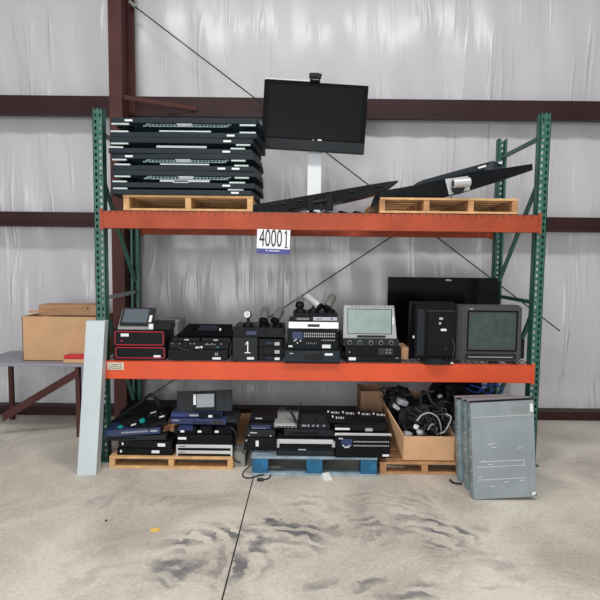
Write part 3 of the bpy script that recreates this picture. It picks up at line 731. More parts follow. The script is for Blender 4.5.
# -- silver framed monitor and units
t, W, H = device('rack_unit', 'black rack unit with white sticker, bottom of the pile under the silver monitor', 'rack unit', 346.5, 401, 355, 360.8, YS, .4, DM, 'blackm')
rect(t, 'sticker', .04, .3, .17, .8, 'white', W, H); grid(t, 'socket_row', .25, .3, .45, .7, 4, 1, 'char', W, H); rect(t, 'emblem', .9, .7, .95, .8, 'lite', W, H)
z1 = DM+H
t, W, H = device('rack_unit', 'black rack unit with small switches, middle of the pile under the silver monitor', 'rack unit', 345, 400.5, 345, 354.8, YS, .4, z1+.001, 'black')
rect(t, 'switch_panel', .6, .15, .86, .85, 'ink', W, H); grid(t, 'switch', .72, .25, .84, .8, 2, 2, 'lite', W, H, .35); knob(t, .08, .4, .006, W, H, 'lite', .005)
z1 += H+.001
t, W, H = device('fan_tray', 'black cooling fan tray directly beneath the silver framed monitor', 'fan tray', 343, 399, 337.5, 344.8, YS, .4, z1+.001, 'char')
for u in (.12, .3, .5, .68, .86): knob(t, u, .5, .018, W, H, 'grey', .004); knob(t, u, .5, .014, W, H, 'black', .008)
z1 += H+.001
t = thing('laptop_monitor', 'silver framed monitor with pale screen on the pile of rack units', 'monitor', (px(370, 336, YS), YS+.03, z1+.001), (R(-8), 0, 0))
W = px(397, 320, YS)-px(345, 320, YS); H = at(370, 303.5, YS).z-at(370, 336.5, YS).z
m = MB().loft([[(-W/2-.005, 0, 0), (W/2+.012, 0, 0), (W/2+.012, .03, 0), (-W/2-.005, .03, 0)], [(-W/2, 0, H), (W/2-.01, 0, H), (W/2-.01, .025, H), (-W/2, .025, H)]]); m.build('frame', 'frame', t)
MB().box(-W/2+.03, -.003, H*.13, W/2-.027, 0, H-.028).build('screen_border', 'gloss', t)
MB().box(-W/2+.034, -.005, H*.145, W/2-.033, -.003, H-.033).build('screen', 'lcd2', t)
MB().box(-.1, -.004, .006, .13, 0, .024).build('base_latch', 'char', t); MB().box(W/2-.024, -.004, H*.42, W/2-.012, 0, H*.66).build('sticker', 'white', t)
lt = MB()
for k in range(12): lt.box(-.15+k*.03, -.002, H-.014, -.135+k*.03, 0, H-.009)
lt.build('vent_row', 'char', t)
# -- large black TV behind
YV = YB-.12
t, W, H = device('television', 'wide black television standing at the back of the middle shelf', 'television', 386.5, 498, 277.5, 352, YV, .045, DM, 'gloss', H=at(440, 277.5, YV).z-DM)
rect(t, 'screen', .03, .12, .97, .95, 'bglass', W, H, .003); rect(t, 'sticker', .51, .95, .56, .975, 'lite', W, H, .005)
# -- black monitor shell (rear of a CRT-like monitor)
t = thing('computer_monitor', 'black monitor turned with its back forward, left of the tube television', 'monitor', (px(432, 361, YS+.06), YS+.04, DM))
W = px(455, 340, YS+.04)-px(409.5, 340, YS+.04); H = at(432, 299, YS+.04).z-at(432, 358, YS+.04).z
m = MB().loft([[(-W/2+.035, 0, .02), (W/2-.0, .0, .03), (W/2, .0, H-.02), (-W/2+.035, 0, H-.01)], [(-W/2, .05, .015), (W/2+.0, .09, .015), (W/2, .09, H), (-W/2+.012, .05, H)], [(-W/2, .13, .02), (W/2, .13, .02), (W/2, .13, H), (-W/2+.01, .13, H)]]).build('housing', 'black', t)
MB().box(-W/2+.14, -.012, .05, W/2-.01, .0, H-.07, .004).build('rear_panel', 'blackm', t)
MB().box(-W/2+.12, -.018, H-.075, W/2-.02, -.0, H-.055, .004).build('handle_ridge', 'char', t)
MB().box(-W/2+.05, -.008, .05, -W/2+.11, .0, H-.05, .004).build('side_rib', 'char', t)
for (x, zz, w_) in ((.04, H*.72, .03), (.038, H*.64, .018), (.055, H*.53, .045)): MB().box(x, -.015, zz, x+w_, -.012, zz+.018).build('sticker', 'lite' if w_ < .04 else 'white', t)
MB().box(-W/2+.02, -.0, H*.4, -W/2+.03, .03, H*.44).build('sticker', 'white', t)
MB().cyl((.1, -.018, .11), (.1, -.01, .11), .013).build('socket', 'char', t)
MB().lathe((.02, -.01, 0), (0, 0, 1), [(0, .125), (.012, .125), (.022, .06), (.03, .05)], 24).build('foot', 'char', t, True)
m = MB().tube([(.15, -.005, .2), (.165, -.03, .12), (.15, -.035, .05), (.17, -.03, .012), (.2, -.02, .008)], .006, 8).build('power_cord', 'cable', t, True)
pp = thing('torn_packing', 'torn white paper scraps under the back-to-front monitor, over the beam edge', 'paper', (px(440, 363, YF-.03), YF-.035, ZMID+.01))
m = MB()
for k in range(6): m.loft([[(-.1+.035*k, -.03, 0), (-.075+.035*k, -.03, 0), (-.075+.035*k, .02, 0.004), (-.1+.035*k, .02, 0)], [(-.1+.035*k, -.03, .006), (-.08+.035*k, -.03, .01), (-.08+.035*k, .02, .01), (-.1+.035*k, .02, .006)]])
m.build('paper_scrap', 'paper', pp)
# -- CRT television
YC = YS+.02
t = thing('tube_television', 'grey tube television with built-in tape slot at the right end of the middle shelf', 'television', (px(488.5, 358, YC), YC, DM))
W = px(521.5, 330, YC)-px(456, 330, YC); H = at(488, 304.5, YC).z-at(488, 361, YC).z
xl = -W/2+.0
# front bezel is right part; left flank is the side of the case
m = MB().loft([[(-W/2+.06, 0, .012), (W/2, 0, .012), (W/2-.005, 0, H), (-W/2+.06, 0, H)], [(-W/2, .06, .0), (W/2+.003, .08, .0), (W/2, .08, H+.008), (-W/2, .06, H+.004)], [(-W/2, .16, 0), (W/2, .16, 0), (W/2, .16, H+.004), (-W/2, .16, H+.004)], [(-W/2+.08, .42, .05), (W/2-.08, .42, .05), (W/2-.08, .42, H-.07), (-W/2+.08, .42, H-.07)]])
bmesh.ops.bevel(m.bm, geom=list(m.bm.edges), offset=.012, segments=2, affect='EDGES')
m.build('case', 'crtbody', t, True)
XA, XB = px(468.5, 330, YC)-t.location.x, px(516, 330, YC)-t.location.x
ZA = at(488, 348, YC).z-at(488, 361, YC).z; ZB = H-.045
fr = MB()
fr.box(XA-.012, -.006, ZA-.012, XB+.012, 0, ZA, .002); fr.box(XA-.012, -.006, ZB, XB+.012, 0, ZB+.012, .002); fr.box(XA-.012, -.006, ZA, XA, 0, ZB, .002); fr.box(XB, -.006, ZA, XB+.012, 0, ZB, .002)
fr.build('screen_surround', 'black', t)
sc_ = MB(); rows = []
nx, nz = 16, 14
for i in range(nx+1):
    rows.append([])
    for k in range(nz+1):
        u, v = i/nx*2-1, k/nz*2-1; rows[i].append(sc_.bm.verts.new(((XA+XB)/2+u*(XB-XA)/2, .004-.012*(1-u*u)*(1-v*v)-.003, (ZA+ZB)/2+v*(ZB-ZA)/2)))
for i in range(nx):
    for k in range(nz): sc_.bm.faces.new((rows[i][k], rows[i+1][k], rows[i+1][k+1], rows[i][k+1]))
r_ = bmesh.ops.extrude_face_region(sc_.bm, geom=list(sc_.bm.faces))
for v in [q for q in r_['geom'] if isinstance(q, bmesh.types.BMVert)]: v.co.y = .006
sc_.build('screen', 'crt', t, True)
MB().box(XA-.02, -.008, .03, XB+.008, 0, ZA-.03, .004).build('control_flap', 'char', t)
MB().box(XA, -.012, .045, XB-.02, -.008, .052, .001).build('tape_slot_trim', 'frame', t)
MB().box((XA+XB)/2-.06, -.011, .014, (XA+XB)/2+.0, -.0, .024, .001).build('emblem', 'ink', t); MB().box(XA, -.006, H-.025, XA+.03, -.0, H-.018).build('badge', 'lite', t)
# small carton pieces behind
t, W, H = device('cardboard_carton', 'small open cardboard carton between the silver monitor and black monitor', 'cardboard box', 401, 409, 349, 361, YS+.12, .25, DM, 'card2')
t, W, H = device('metal_tray', 'dull grey metal tray at the far right behind the tube television', 'tray', 512, 524, 341, 360, YS+.22, .3, DM, 'char', bev=.003)

# ================= leaning pale channel at the far left
b0, b1 = ground(77, 475), ground(96, 475)
top_l, top_r = at(86.3, 321, 4.12), at(105, 321, 4.12)
t = thing('steel_channel', 'long pale grey steel channel leaning against the left upright', 'steel channel', ((b0.x+b1.x)/2, 3.93, 0))
o = t.location; yb_ = b0.y
def L3(p): return Vector(p)-o
m = MB(); dy = Vector((0, .09, 0))
m.loft([[L3(b0), L3(b1), L3(b1)+dy, L3(b0)+dy], [L3(top_l), L3(top_r), L3(top_r)+dy*.85, L3(top_l)+dy*.85]])
m.build('channel_web', 'lean', t)

# ================= cardboard boxes and table behind at far left
t = thing('work_table', 'grey topped table behind the rack, under the open cardboard box at left', 'table', (-2.25, 5.0, 0))
zt_ = at(85, 364, 4.75).z
MB().box(-.75, -.25, zt_-.03, .27, .4, zt_, .004).build('table_top', 'sheet', t)
for x, y in ((-.7, -.2), (.2, -.2), (-.7, .3), (.2, .3)): MB().box(x-.02, y-.02, 0, x+.02, y+.02, zt_-.03).build('leg', 'redsteel', t)
bar('stretcher', (-.55, -.2, .32), (.22, -.2, zt_-.06), .0, .0, 'redsteel', t) if False else None
MB().loft([[(-.5, -.23, .14), (-.5, -.23, .22), (-.5, -.2, .22), (-.5, -.2, .14)], [(.22, -.23, zt_-.12), (.22, -.23, zt_-.04), (.22, -.2, zt_-.04), (.22, -.2, zt_-.12)]]).build('diagonal_strut', 'redsteel', t)
def open_box(name, label, x0, x1, Y, D, z, H, m_='card', flaps=True, ang=35, th=.006, cat='cardboard box'):
    w = x1-x0; t = thing(name, label, cat, ((x0+x1)/2, Y, z))
    m = MB(); m.box(-w/2, 0, 0, w/2, D, th); m.box(-w/2, 0, 0, w/2, th, H); m.box(-w/2, D-th, 0, w/2, D, H); m.box(-w/2, 0, 0, -w/2+th, D, H); m.box(w/2-th, 0, 0, w/2, D, H)
    m.build('carton_wall', m_, t)
    if flaps:
        for s in (-1, 1):
            a_ = R(ang); m = MB().loft([[(s*w/2, .01, H-.002), (s*w/2, D-.01, H-.002), (s*w/2, D-.01, H+.004), (s*w/2, .01, H+.004)], [(s*(w/2+.1*math.cos(a_)), .01, H+.1*math.sin(a_)), (s*(w/2+.1*math.cos(a_)), D-.01, H+.1*math.sin(a_)), (s*(w/2+.1*math.cos(a_)), D-.01, H+.1*math.sin(a_)+.005), (s*(w/2+.1*math.cos(a_)), .01, H+.1*math.sin(a_)+.005)]])
            m.build('flap', 'card2', t)
    return t
xr = px(111, 330, 4.95); Hb = at(90, 317, 4.88).z-zt_
open_box('cardboard_box', 'tan open cardboard box on the table behind the left upright', -2.6, -1.89, 4.88, .4, zt_, Hb, 'card', False)
t = thing('cardboard_tray', 'smaller brown carton resting in the open box behind the left upright', 'cardboard box', (-2.2, 4.9, zt_+Hb))
MB().box(-.3, .1, 0, .27, .3, .1).build('carton_wall', 'card2', t); MB().loft([[(-.35, .0, .03), (.2, .0, .07), (.2, .04, .07), (-.35, .04, .03)], [(-.35, 0, .045), (.2, 0, .085), (.2, .04, .085), (-.35, .04, .045)]]).build('flap', 'wood2', t)
t = thing('red_packet', 'small red and white packet on the table edge at the far left', 'packet', (px(82, 351, 4.8), 4.76, zt_))
MB().box(-.16, 0, 0, .1, .1, .04, .01).build('wrapper', 'card', t); MB().box(-.16, .005, .04, .07, .09, .075, .01).build('red_wrapper', 'red', t)

# ================= FLOOR: left pallet, left pile
zP = HP
YD = YP+.03
t, W, H = device('disc_player', 'flat black player with white logo, lowest on the left pile of the pine pallet', 'player', 117, 173, 450.5, 457, YD, .35, zP+.001, 'black')
rect(t, 'sticker', .62, .35, .76, .75, 'white', W, H); rect(t, 'emblem', .06, .4, .09, .75, 'white', W, H); rect(t, 'front_panel', .3, .2, .58, .8, 'gloss', W, H, .002)
z1 = zP+H+.001
t, W, H = device('disc_player', 'flat black player with white logo, second from the bottom of the left floor pile', 'player', 118, 172, 443.5, 450.3, YD+.01, .35, z1+.001, 'blackm', rot=(0, 0, R(-2)))
rect(t, 'sticker', .74, .3, .88, .75, 'white', W, H); rect(t, 'emblem', .07, .4, .1, .75, 'white', W, H)
z1 += H+.001
t, W, H = device('network_switch', 'black slab with grey top under the navy blue switch of the left floor pile', 'network switch', 106, 166, 438.5, 443.2, YD+.02, .35, z1+.001, 'char', rot=(0, R(-1), R(2)))
grid(t, 'port_row', .05, .3, .5, .8, 10, 1, 'black', W, H, .7)
z1 += H+.004
t, W, H = device('network_switch', 'navy blue network switch with white port markings in the left floor pile', 'network switch', 105, 160, 432, 438.4, YD+.02, .34, z1+.001, 'blue', rot=(R(-2), R(-3), R(4)))
grid(t, 'port_row', .3, .3, .78, .75, 14, 1, 'lite', W, H, .55); rect(t, 'sticker', .82, .4, .95, .6, 'lite', W, H)
z1 += H+.014
# tilted pair of black control boards with teal knobs
Yk = YD+.03; A = at(118, 437, Yk); B = at(168, 424, Yk); an = math.atan2(B.z-A.z, B.x-A.x); W = (B-A).length
t = thing('control_board', 'tilted black control board with two teal knobs on top of the left floor pile', 'control board', (A.x-.01, Yk, A.z), (0, -an, 0))
m = MB().loft([[(0, 0, 0), (W, 0, 0), (W, .24, .03), (0, .24, .03)], [(0, 0, .03), (W, 0, .03), (W, .22, .085), (-.02, .22, .085)]]).build('board_body', 'black', t)
def kp(u, v): return Vector((u*W, 0.22*v-.004, .03+.055*v+.002))
nrm = Vector((0, -.24, .97))
for u, v in ((.07, .25), (.5, .35)): MB().lathe(kp(u, v), nrm, [(0, .024), (.022, .022), (.026, .014)]).build('knob', 'teal', t, True)
for u, v in ((.2, .5), (.33, .5), (.62, .6), (.75, .5), (.86, .6)):
    MB().lathe(kp(u, v), nrm, [(0, .012), (.012, .01)]).build('dial', 'char', t, True)
for u0, u1, v in ((.27, .37, .25), (.6, .72, .8), (.84, .94, .3)):
    MB().loft([[kp(u0, v), kp(u1, v), kp(u1, v+.1), kp(u0, v+.1)], [kp(u0, v)+nrm*.002, kp(u1, v)+nrm*.002, kp(u1, v+.1)+nrm*.002, kp(u0, v+.1)+nrm*.002]]).build('sticker', 'white', t)
p, q = at(110, 426, Yk+.22), at(151, 396, Yk+.45)
m = MB().loft([[p, p+Vector((.0, .04, 0)), p+Vector((0, .04, .035)), p+Vector((0, 0, .035))], [q, q+Vector((.0, .04, 0)), q+Vector((0, .04, .02)), q+Vector((0, 0, .02))]])
tag(m.build('metal_bar', 'char'), 'long dark metal bar rising out of the left floor pile toward the rear upright', 'bar')
Yc_ = YD+.42
m = MB().tube([at(139, 405, Yc_), at(146, 397, Yc_), at(152, 394, Yc_), at(158, 400, Yc_), at(162, 412, Yc_), at(163, 424, Yc_-.01)], .009, 8)
tag(m.build('cable', 'cable', smooth=True), 'thick black cable looping above the left floor pile, outer loop', 'cable')
m = MB().tube([at(148, 396, Yc_-.03), at(154, 398, Yc_-.03), at(158, 405, Yc_-.03), at(160, 414, Yc_-.03), at(161, 425, Yc_-.03)], .008, 8)
tag(m.build('cable', 'cable', smooth=True), 'thick black cable looping above the left floor pile, inner loop', 'cable')
t, W, H = device('equipment_case', 'black case behind the left floor pile', 'case', 120, 172, 426, 452, YD+.4, .4, zP+.001, 'blackm')
t, W, H = device('small_box', 'small black box at the right end of the left floor pile', 'box', 160, 174, 428, 443, YD+.06, .3, z1-.07, 'black') if False else (0, 0, 0)
# crumpled brown packing in the gap
def crumple(x0, x1, y0, y1, Y, label, m_, seed, d=.15):
    rnd = random.Random(seed); c = at((x0+x1)/2, y1, Y); W = px(x1, y1, Y)-px(x0, y1, Y); H = at(x0, y0, Y).z-at(x0, y1, Y).z
    b = MB(); bmesh.ops.create_icosphere(b.bm, subdivisions=3, radius=1)
    for v in b.bm.verts:
        n = v.co.copy(); k = 1+.25*math.sin(n.x*7+seed)+.2*math.sin(n.z*9+n.y*5)+rnd.uniform(-.18, .18)
        v.co = Vector((n.x*W/2*k, n.y*d*k, max(0, H/2+n.z*H/2*k)))
    o = b.build('crumpled_paper', m_); o.location = (c.x, Y+d, c.z); return tag(o, label, 'packing paper')
crumple(160, 176, 424, 436, YD+.16, 'crumpled brown packing paper between the two piles on the pine pallet', 'card', 4)
# right pile on the pine pallet
z1 = zP+.001
for k, (yt, ybm, lab) in enumerate(((451.5, 457, 'silver fronted flat player lying directly on the pine pallet'), (445.5, 451.3, 'silver fronted flat player, second up in the right floor pile'))):
    t, W, H = device('disc_player', lab, 'player', 176.5, 232.5, yt, ybm, YD, .36, z1, 'black')
    rect(t, 'silver_front', .0, .42, 1, .98, 'alum', W, H, .008, bev=.002); rect(t, 'front_panel', .03, .02, .97, .4, 'black', W, H, .004)
    rect(t, 'end_cap', 0, 0, .03, .98, 'alum', W, H, .009); rect(t, 'end_cap', .97, 0, 1, .98, 'alum', W, H, .009); rect(t, 'emblem', .06, .65, .16, .78, 'char', W, H, .01)
    z1 += H+.001
t, W, H = device('amplifier', 'plain black amplifier above the two silver fronted players', 'amplifier', 177, 232, 436, 445.3, YD, .36, z1, 'black')
rect(t, 'sticker', .02, .5, .17, .75, 'white', W, H); rect(t, 'front_ridge', .02, .35, .98, .42, 'blackm', W, H, .006)
z1 += H+.001
for k, (xa, xb, mm, lab, sx) in enumerate(((174, 196, 'blue', 'navy lidded small case, left of three on the black amplifier', .3), (197, 212, 'blackm', 'black small case, middle of three on the black amplifier', .05), (213, 232, 'blackm', 'black small case, right of three on the black amplifier', .1))):
    a = px(xa, 436, YD); b = px(xb, 436, YD); W = b-a; H = .065
    t = thing('small_case', lab, 'small case', ((a+b)/2, YD+.01, z1))
    MB().loft([[(-W/2, 0, 0), (W/2, 0, 0), (W/2, .25, 0), (-W/2, .25, 0)], [(-W/2, -.01, H*.35), (W/2, -.01, H*.35), (W/2, .26, H*.35), (-W/2, .26, H*.35)], [(-W/2+.03, .08, H), (W/2-.02, .08, H), (W/2-.02, .24, H), (-W/2+.03, .24, H)]]).build('shell', 'blackm', t)
    if mm == 'blue': MB().loft([[(-W/2+.02, .0, H*.37), (W/2-.03, .0, H*.37), (W/2-.04, .07, H*.98), (-W/2+.04, .07, H*.98)], [(-W/2+.02, -.002, H*.4), (W/2-.03, -.002, H*.4), (W/2-.04, .068, H*1.01), (-W/2+.04, .068, H*1.01)]]).build('lid', 'blue', t)
    MB().box(-W/2+sx*W, -.014, H*.3, -W/2+sx*W+.03, -.01, H*.55).build('sticker', 'white', t)
z1 += .067
t, W, H = device('network_switch', 'navy blue network switch with a port row, below the framed touch screen', 'network switch', 170, 226, 418.5, 424, YD+.05, .32, z1+.001, 'blue', rot=(0, 0, R(-2)))
grid(t, 'port_row', .4, .15, .72, .6, 12, 1, 'char', W, H, .6); rect(t, 'emblem', .04, .6, .16, .75, 'lite', W, H); rect(t, 'socket_panel', .75, .1, .96, .8, 'ink', W, H)
z2 = z1+H+.001
t, W, H = device('laptop', 'closed grey laptop sticking out at the right of the navy switch', 'laptop', 222, 238, 419, 423, YD+.06, .25, z1+.012, 'char')
t, W, H = device('network_switch', 'upper navy switch holding the framed touch screen', 'network switch', 171, 222, 413.5, 418, YD+.09, .3, z2+.001, 'blue')
rect(t, 'sticker', .36, .25, .56, .6, 'lite', W, H, label='pale sticker'); rect(t, 'dark_module', .55, 0, .98, .95, 'black', W, H, .02); rect(t, 'sticker', .74, .2, .82, .7, 'white', W, H, .023); rect(t, 'port_plate', .0, .2, .3, .5, 'bluelab', W, H)
z2 += H+.001
t = thing('touch_console', 'dark rectangular panel with small grey screen, topping the right pile of the pine pallet', 'touch screen', (px(204.5, 413, YD+.12), YD+.12, z2), (R(-12), R(-2.5), 0))
W = px(232.5, 400, YD+.12)-px(177, 400, YD+.12); H = at(204, 392, YD+.12).z-at(204, 412.5, YD+.12).z
MB().box(-W/2, 0, 0, W/2, .02, H, .003).build('back_plate', 'char', t)
x0 = px(193.5, 400, YD+.12)-t.location.x; x1 = px(216, 400, YD+.12)-t.location.x
MB().box(x0, -.012, .012, x1, 0, H-.012, .003).build('bezel', 'black', t); MB().box(x0+.028, -.015, .038, x1-.012, -.012, H-.026).build('screen', 'lcd', t); MB().box(x0+.002, -.015, .06, x0+.022, -.012, H-.026).build('sticker', 'white', t)
# board and cable right of the pile
t = thing('wooden_board', 'brown plank lying on the pine pallet edge, behind the right pile', 'plank', (px(238, 455, 4.6), 4.35, HP+.002), (0, 0, 0))
MB().box(-.05, 0, 0, .08, .85, .02, .003).build('plank', 'wood2', t)
m = MB().tube([at(231, 427, YD), at(236, 434, YD-.02), at(236, 447, YD-.03), at(233, 457, YD-.03), at(236, 461.5, YD), at(243, 463, YD+.05)], .005, 6)
tag(m.build('cable', 'cable', smooth=True), 'thin black cable curving down beside the right pile of the pine pallet', 'cable')

# ================= FLOOR: blue pallet equipment
zQ = HQ
YE = YQ+.02
# grey case tucked left of the blue pallet
t = thing('weathered_board', 'grey weathered wooden pallet section left of the blue pallet', 'pallet section', (px(246, 462, 4.2), 4.12, 0))
MB().box(-.13, 0, 0, -.0, .95, .1, .004).build('runner', 'greywood', t); MB().box(-.13, 0, .1, -.02, .9, .115, .004).build('deck_board', 'greywood', t)
t, W, H = device('amplifier', 'low black amplifier with hanging tag at the left edge of the blue pallet', 'amplifier', 244, 276.5, 444.5, 457, YE+.1, .35, zQ+.001, 'blackm', rot=(0, 0, R(-2)))
rect(t, 'sticker', .36, .35, .45, .8, 'white', W, H); knob(t, .07, .8, .008, W, H, 'lite', .008)
z1 = zQ+H+.001
t, W, H = device('control_unit', 'black control unit with small lamps on the low amplifier at the blue pallet left', 'control unit', 246, 275, 437.5, 444.5, YE+.12, .3, z1+.001, 'char')
rect(t, 'sticker', .14, .55, .38, .72, 'lite', W, H); knob(t, .85, .2, .008, W, H, 'lite', .006); knob(t, .1, .25, .006, W, H, 'lite', .006)
z1 += H+.001
t, W, H = device('network_switch', 'black and navy network switch with port row on the left of the blue pallet', 'network switch', 251, 280, 431.5, 437.3, YE+.14, .3, z1+.001, 'blackm')
rect(t, 'blue_face', 0, .1, .68, .75, 'blue', W, H, .006); grid(t, 'port_row', .02, .1, .5, .35, 8, 1, 'lite', W, H, .5, .008)
z1 += H+.001
t, W, H = device('control_unit', 'flat black control unit with logo above the navy port switch', 'control unit', 250, 277, 426, 431, YE+.2, .3, z1+.001, 'black'); rect(t, 'emblem', .2, .4, .45, .65, 'lite', W, H)
t, W, H = device('disc_player', 'flat black player at the front of the blue pallet, under the silver deck', 'player', 276.5, 335, 448.5, 457, YE, .36, zQ+.001, 'blackm')
rect(t, 'emblem', .37, .68, .5, .8, 'lite', W, H); rect(t, 'front_panel', .03, .1, .97, .6, 'char', W, H, .004)
z1 = zQ+H+.001
t, W, H = device('disc_player', 'silver fronted deck in the middle of the blue pallet', 'player', 277, 336, 440, 448.3, YE-.0, .36, z1+.001, 'blackm')
rect(t, 'silver_front', .02, .45, .95, .98, 'alum', W, H, .01, bev=.003); rect(t, 'end_cap', 0, .0, .04, .98, 'plate', W, H, .014); rect(t, 'end_cap', .93, .1, .98, .8, 'plate', W, H, .014); rect(t, 'front_panel', .05, .02, .92, .4, 'black', W, H, .004)
z1 += H+.001
t, W, H = device('keyboard_unit', 'dark slotted console above the silver fronted deck', 'console', 284, 334, 434, 439.8, YE+.06, .3, z1+.001, 'char')
grid(t, 'key_row', .1, .3, .7, .8, 14, 1, 'black', W, H, .7)
z1 += H+.001
def slopebox(name, label, cat, X0, X1, ybot, Y, z, D, H0, H1, m_, rot=(0, 0, 0)):
    a, b = px(X0, ybot, Y), px(X1, ybot, Y); W = b-a; t = thing(name, label, cat, ((a+b)/2, Y, z), rot)
    MB().prism([(0, 0), (D, 0), (D, H1), (0, H0)], -W/2, W/2, 'x', .003).build('body', m_, t)
    return t, W, H0
def onslope(t, name, x, y, w, d, D, H0, H1, m_, h=.004):
    s = (H1-H0)/D; f = lambda yy: H0+s*yy
    return MB().loft([[(x, y, f(y)-.001), (x+w, y, f(y)-.001), (x+w, y+d, f(y+d)-.001), (x, y+d, f(y+d)-.001)], [(x, y, f(y)+h), (x+w, y, f(y)+h), (x+w, y+d, f(y+d)+h), (x, y+d, f(y+d)+h)]]).build(name, m_, t)
t, W, H = slopebox('receiver_unit', 'grey metal receiver with front knobs, standing on the dark slotted console', 'receiver', 274, 297, 433, YE+.12, z1+.001, .24, .035, .07, 'grey', rot=(0, 0, R(-3)))
rect(t, 'silver_front', .1, .5, .9, .7, 'alum', W, H, .006); [knob(t, u, .3, .006, W, H, 'char', .008) for u in (.2, .4, .55, .7, .88)]
t, W, H = slopebox('receiver_unit', 'dark wireless receiver with two aerials beside the grey receiver', 'receiver', 299, 330, 433, YE+.1, z1+.001, .26, .035, .055, 'char')
for u in (.13, .2, .3, .46, .6, .8): knob(t, u, .7, .008, W, H, 'lite', .006)
MB().cyl((-W*.45+.0, .02, .03), (-W*.45, .02, .2), .006, .004).build('aerial', 'black', t)
MB().cyl((W*.05, .05, .04), (W*.05, .06, .07), .006, .004).build('aerial', 'black', t)
MB().loft([[(-W*.5-.02, .0, .03), (-W*.5, .0, .03), (-W*.5, .02, .03), (-W*.5-.02, .02, .03)], [(-W*.5-.09, .08, .13), (-W*.5-.06, .08, .13), (-W*.5-.06, .1, .12), (-W*.5-.09, .1, .12)]]).build('aerial', 'black', t)
# rear slabs on the pallet
z0 = zQ+.001
t, W, H = device('equipment_case', 'dark case at the back of the blue pallet behind the receivers', 'case', 262, 300, 418, 448, YE+.5, .4, z0, 'blackm', H=at(280, 421, YE+.5).z-z0)
t2_, W, H2 = slopebox('grey_console', 'flat grey console lying on the dark case at the back of the blue pallet', 'console', 263, 285, 420, YE+.52, z0+H+.001, .25, .035, .045, 'greywood')
t, W, H = device('equipment_case', 'charcoal case at the rear of the blue pallet behind the aerials', 'case', 302, 332, 420, 448, YE+.45, .4, z0, 'char', H=at(315, 422, YE+.45).z-z0)
t, W, H2 = slopebox('grey_console', 'flat charcoal console on the charcoal case behind the aerials', 'console', 300, 330, 420, YE+.47, z0+H+.001, .25, .03, .04, 'slate')
# patch bay at right
t, W, H = device('patch_panel', 'tall black patch panel with two socket rows at the front right of the blue pallet', 'patch panel', 335.5, 390, 438.5, 460.5, YE-.03, .34, zQ+.001, 'black')
rect(t, 'silver_edge', -.02, .96, 1.02, 1.1, 'alum', W, H, .012, y=.02, bev=.003)
grid(t, 'socket_row', .32, .7, .98, .78, 20, 1, 'lite', W, H, .6); grid(t, 'socket_row', .32, .52, .98, .6, 20, 1, 'lite', W, H, .6)
rect(t, 'blue_panel', .1, .52, .3, .85, 'blue', W, H, .002); rect(t, 'sticker', .86, .08, .98, .17, 'white', W, H); rect(t, 'emblem', .05, .84, .13, .9, 'lite', W, H)
for u, v in ((.14, .55), (.17, .48), (.2, .5), (.23, .48), (.25, .55)): knob(t, u, v, .006, W, H, 'white', .006)
z1 = zQ+H*1.1+.002
t, W, H = device('equipment_case', 'black case on the tall patch panel with a white label strip', 'case', 334, 386, 425.5, 432, YE+.02, .36, z1+.001, 'blackm')
rect(t, 'sticker', .02, .2, .3, .5, 'white', W, H); rect(t, 'sticker', .6, .05, .74, .5, 'lite', W, H)
z1 += H+.001
t, W, H = slopebox('audio_mixer', 'black mixing desk with rows of white markings on the right of the blue pallet', 'mixer', 329, 387, 425, YE+.03, z1+.001, .26, .02, .035, 'black', rot=(0, R(2.2), 0))
for r_i, (xs, y) in enumerate((((-.2, -.08, .05, .17), .2), ((-.17,), .06))):
    for x in xs:
        for q in range(4): onslope(t, 'fader_cap', x+q*.018, y*.8, .01, .03, .26, .02, .035, 'lite' if q % 2 else 'white', .005)
        onslope(t, 'fader_plate', x-.03, y*.8+.02, .012, .03, .26, .02, .035, 'white', .005)

# floor cable loop by the blue pallet
def G(x, y, z=.006): p = ground(x, y, z); return p
m = MB().tube([at(258, 458, YE+.1), at(250, 466, YE+.02), G(244, 471), G(243, 476), G(249, 478), G(262, 475), G(270, 474), G(269, 478), G(262, 480)], .005, 6)
o = m.build('power_cable', 'cable', smooth=True); tag(o, 'black power cable looping on the concrete at the blue pallet corner', 'cable')
pz_ = G(261, 480, .008); o2 = MB().box(-.03, -.012, 0, .02, .012, .02, .003).build('plug', 'cable', o); o2.location = (pz_.x, pz_.y, 0)
# scraps on the floor
def scrap(name, px_, py_, w, d, h, m_, label, rz):
    p = ground(px_, py_); o = MB().loft([[(-w/2, -d/2, 0), (w/2, -d/2, 0), (w/2, d/2, 0), (-w/2, d/2, 0)], [(-w/2, -d/2, h*.3), (w/2*.9, -d/2, h*.5), (w/2, d/2, h), (-w/2*.8, d/2*.8, h)]]).build(name, m_)
    o.location = (p.x, p.y, 0.0005); o.rotation_euler = (0, 0, rz); tag(o, label, 'scrap')
scrap('paper_scrap', 326.5, 478.5, .065, .08, .03, 'paper', 'crumpled white paper scrap on the floor in front of the blue pallet', .3)
scrap('paper_scrap', 155, 530.5, .055, .035, .008, 'yellow', 'small yellow scrap on the bare concrete at left', .2)
scrap('dark_pebble', 106, 521, .014, .014, .006, 'ink', 'tiny dark pebble on the concrete near the far left', .2)

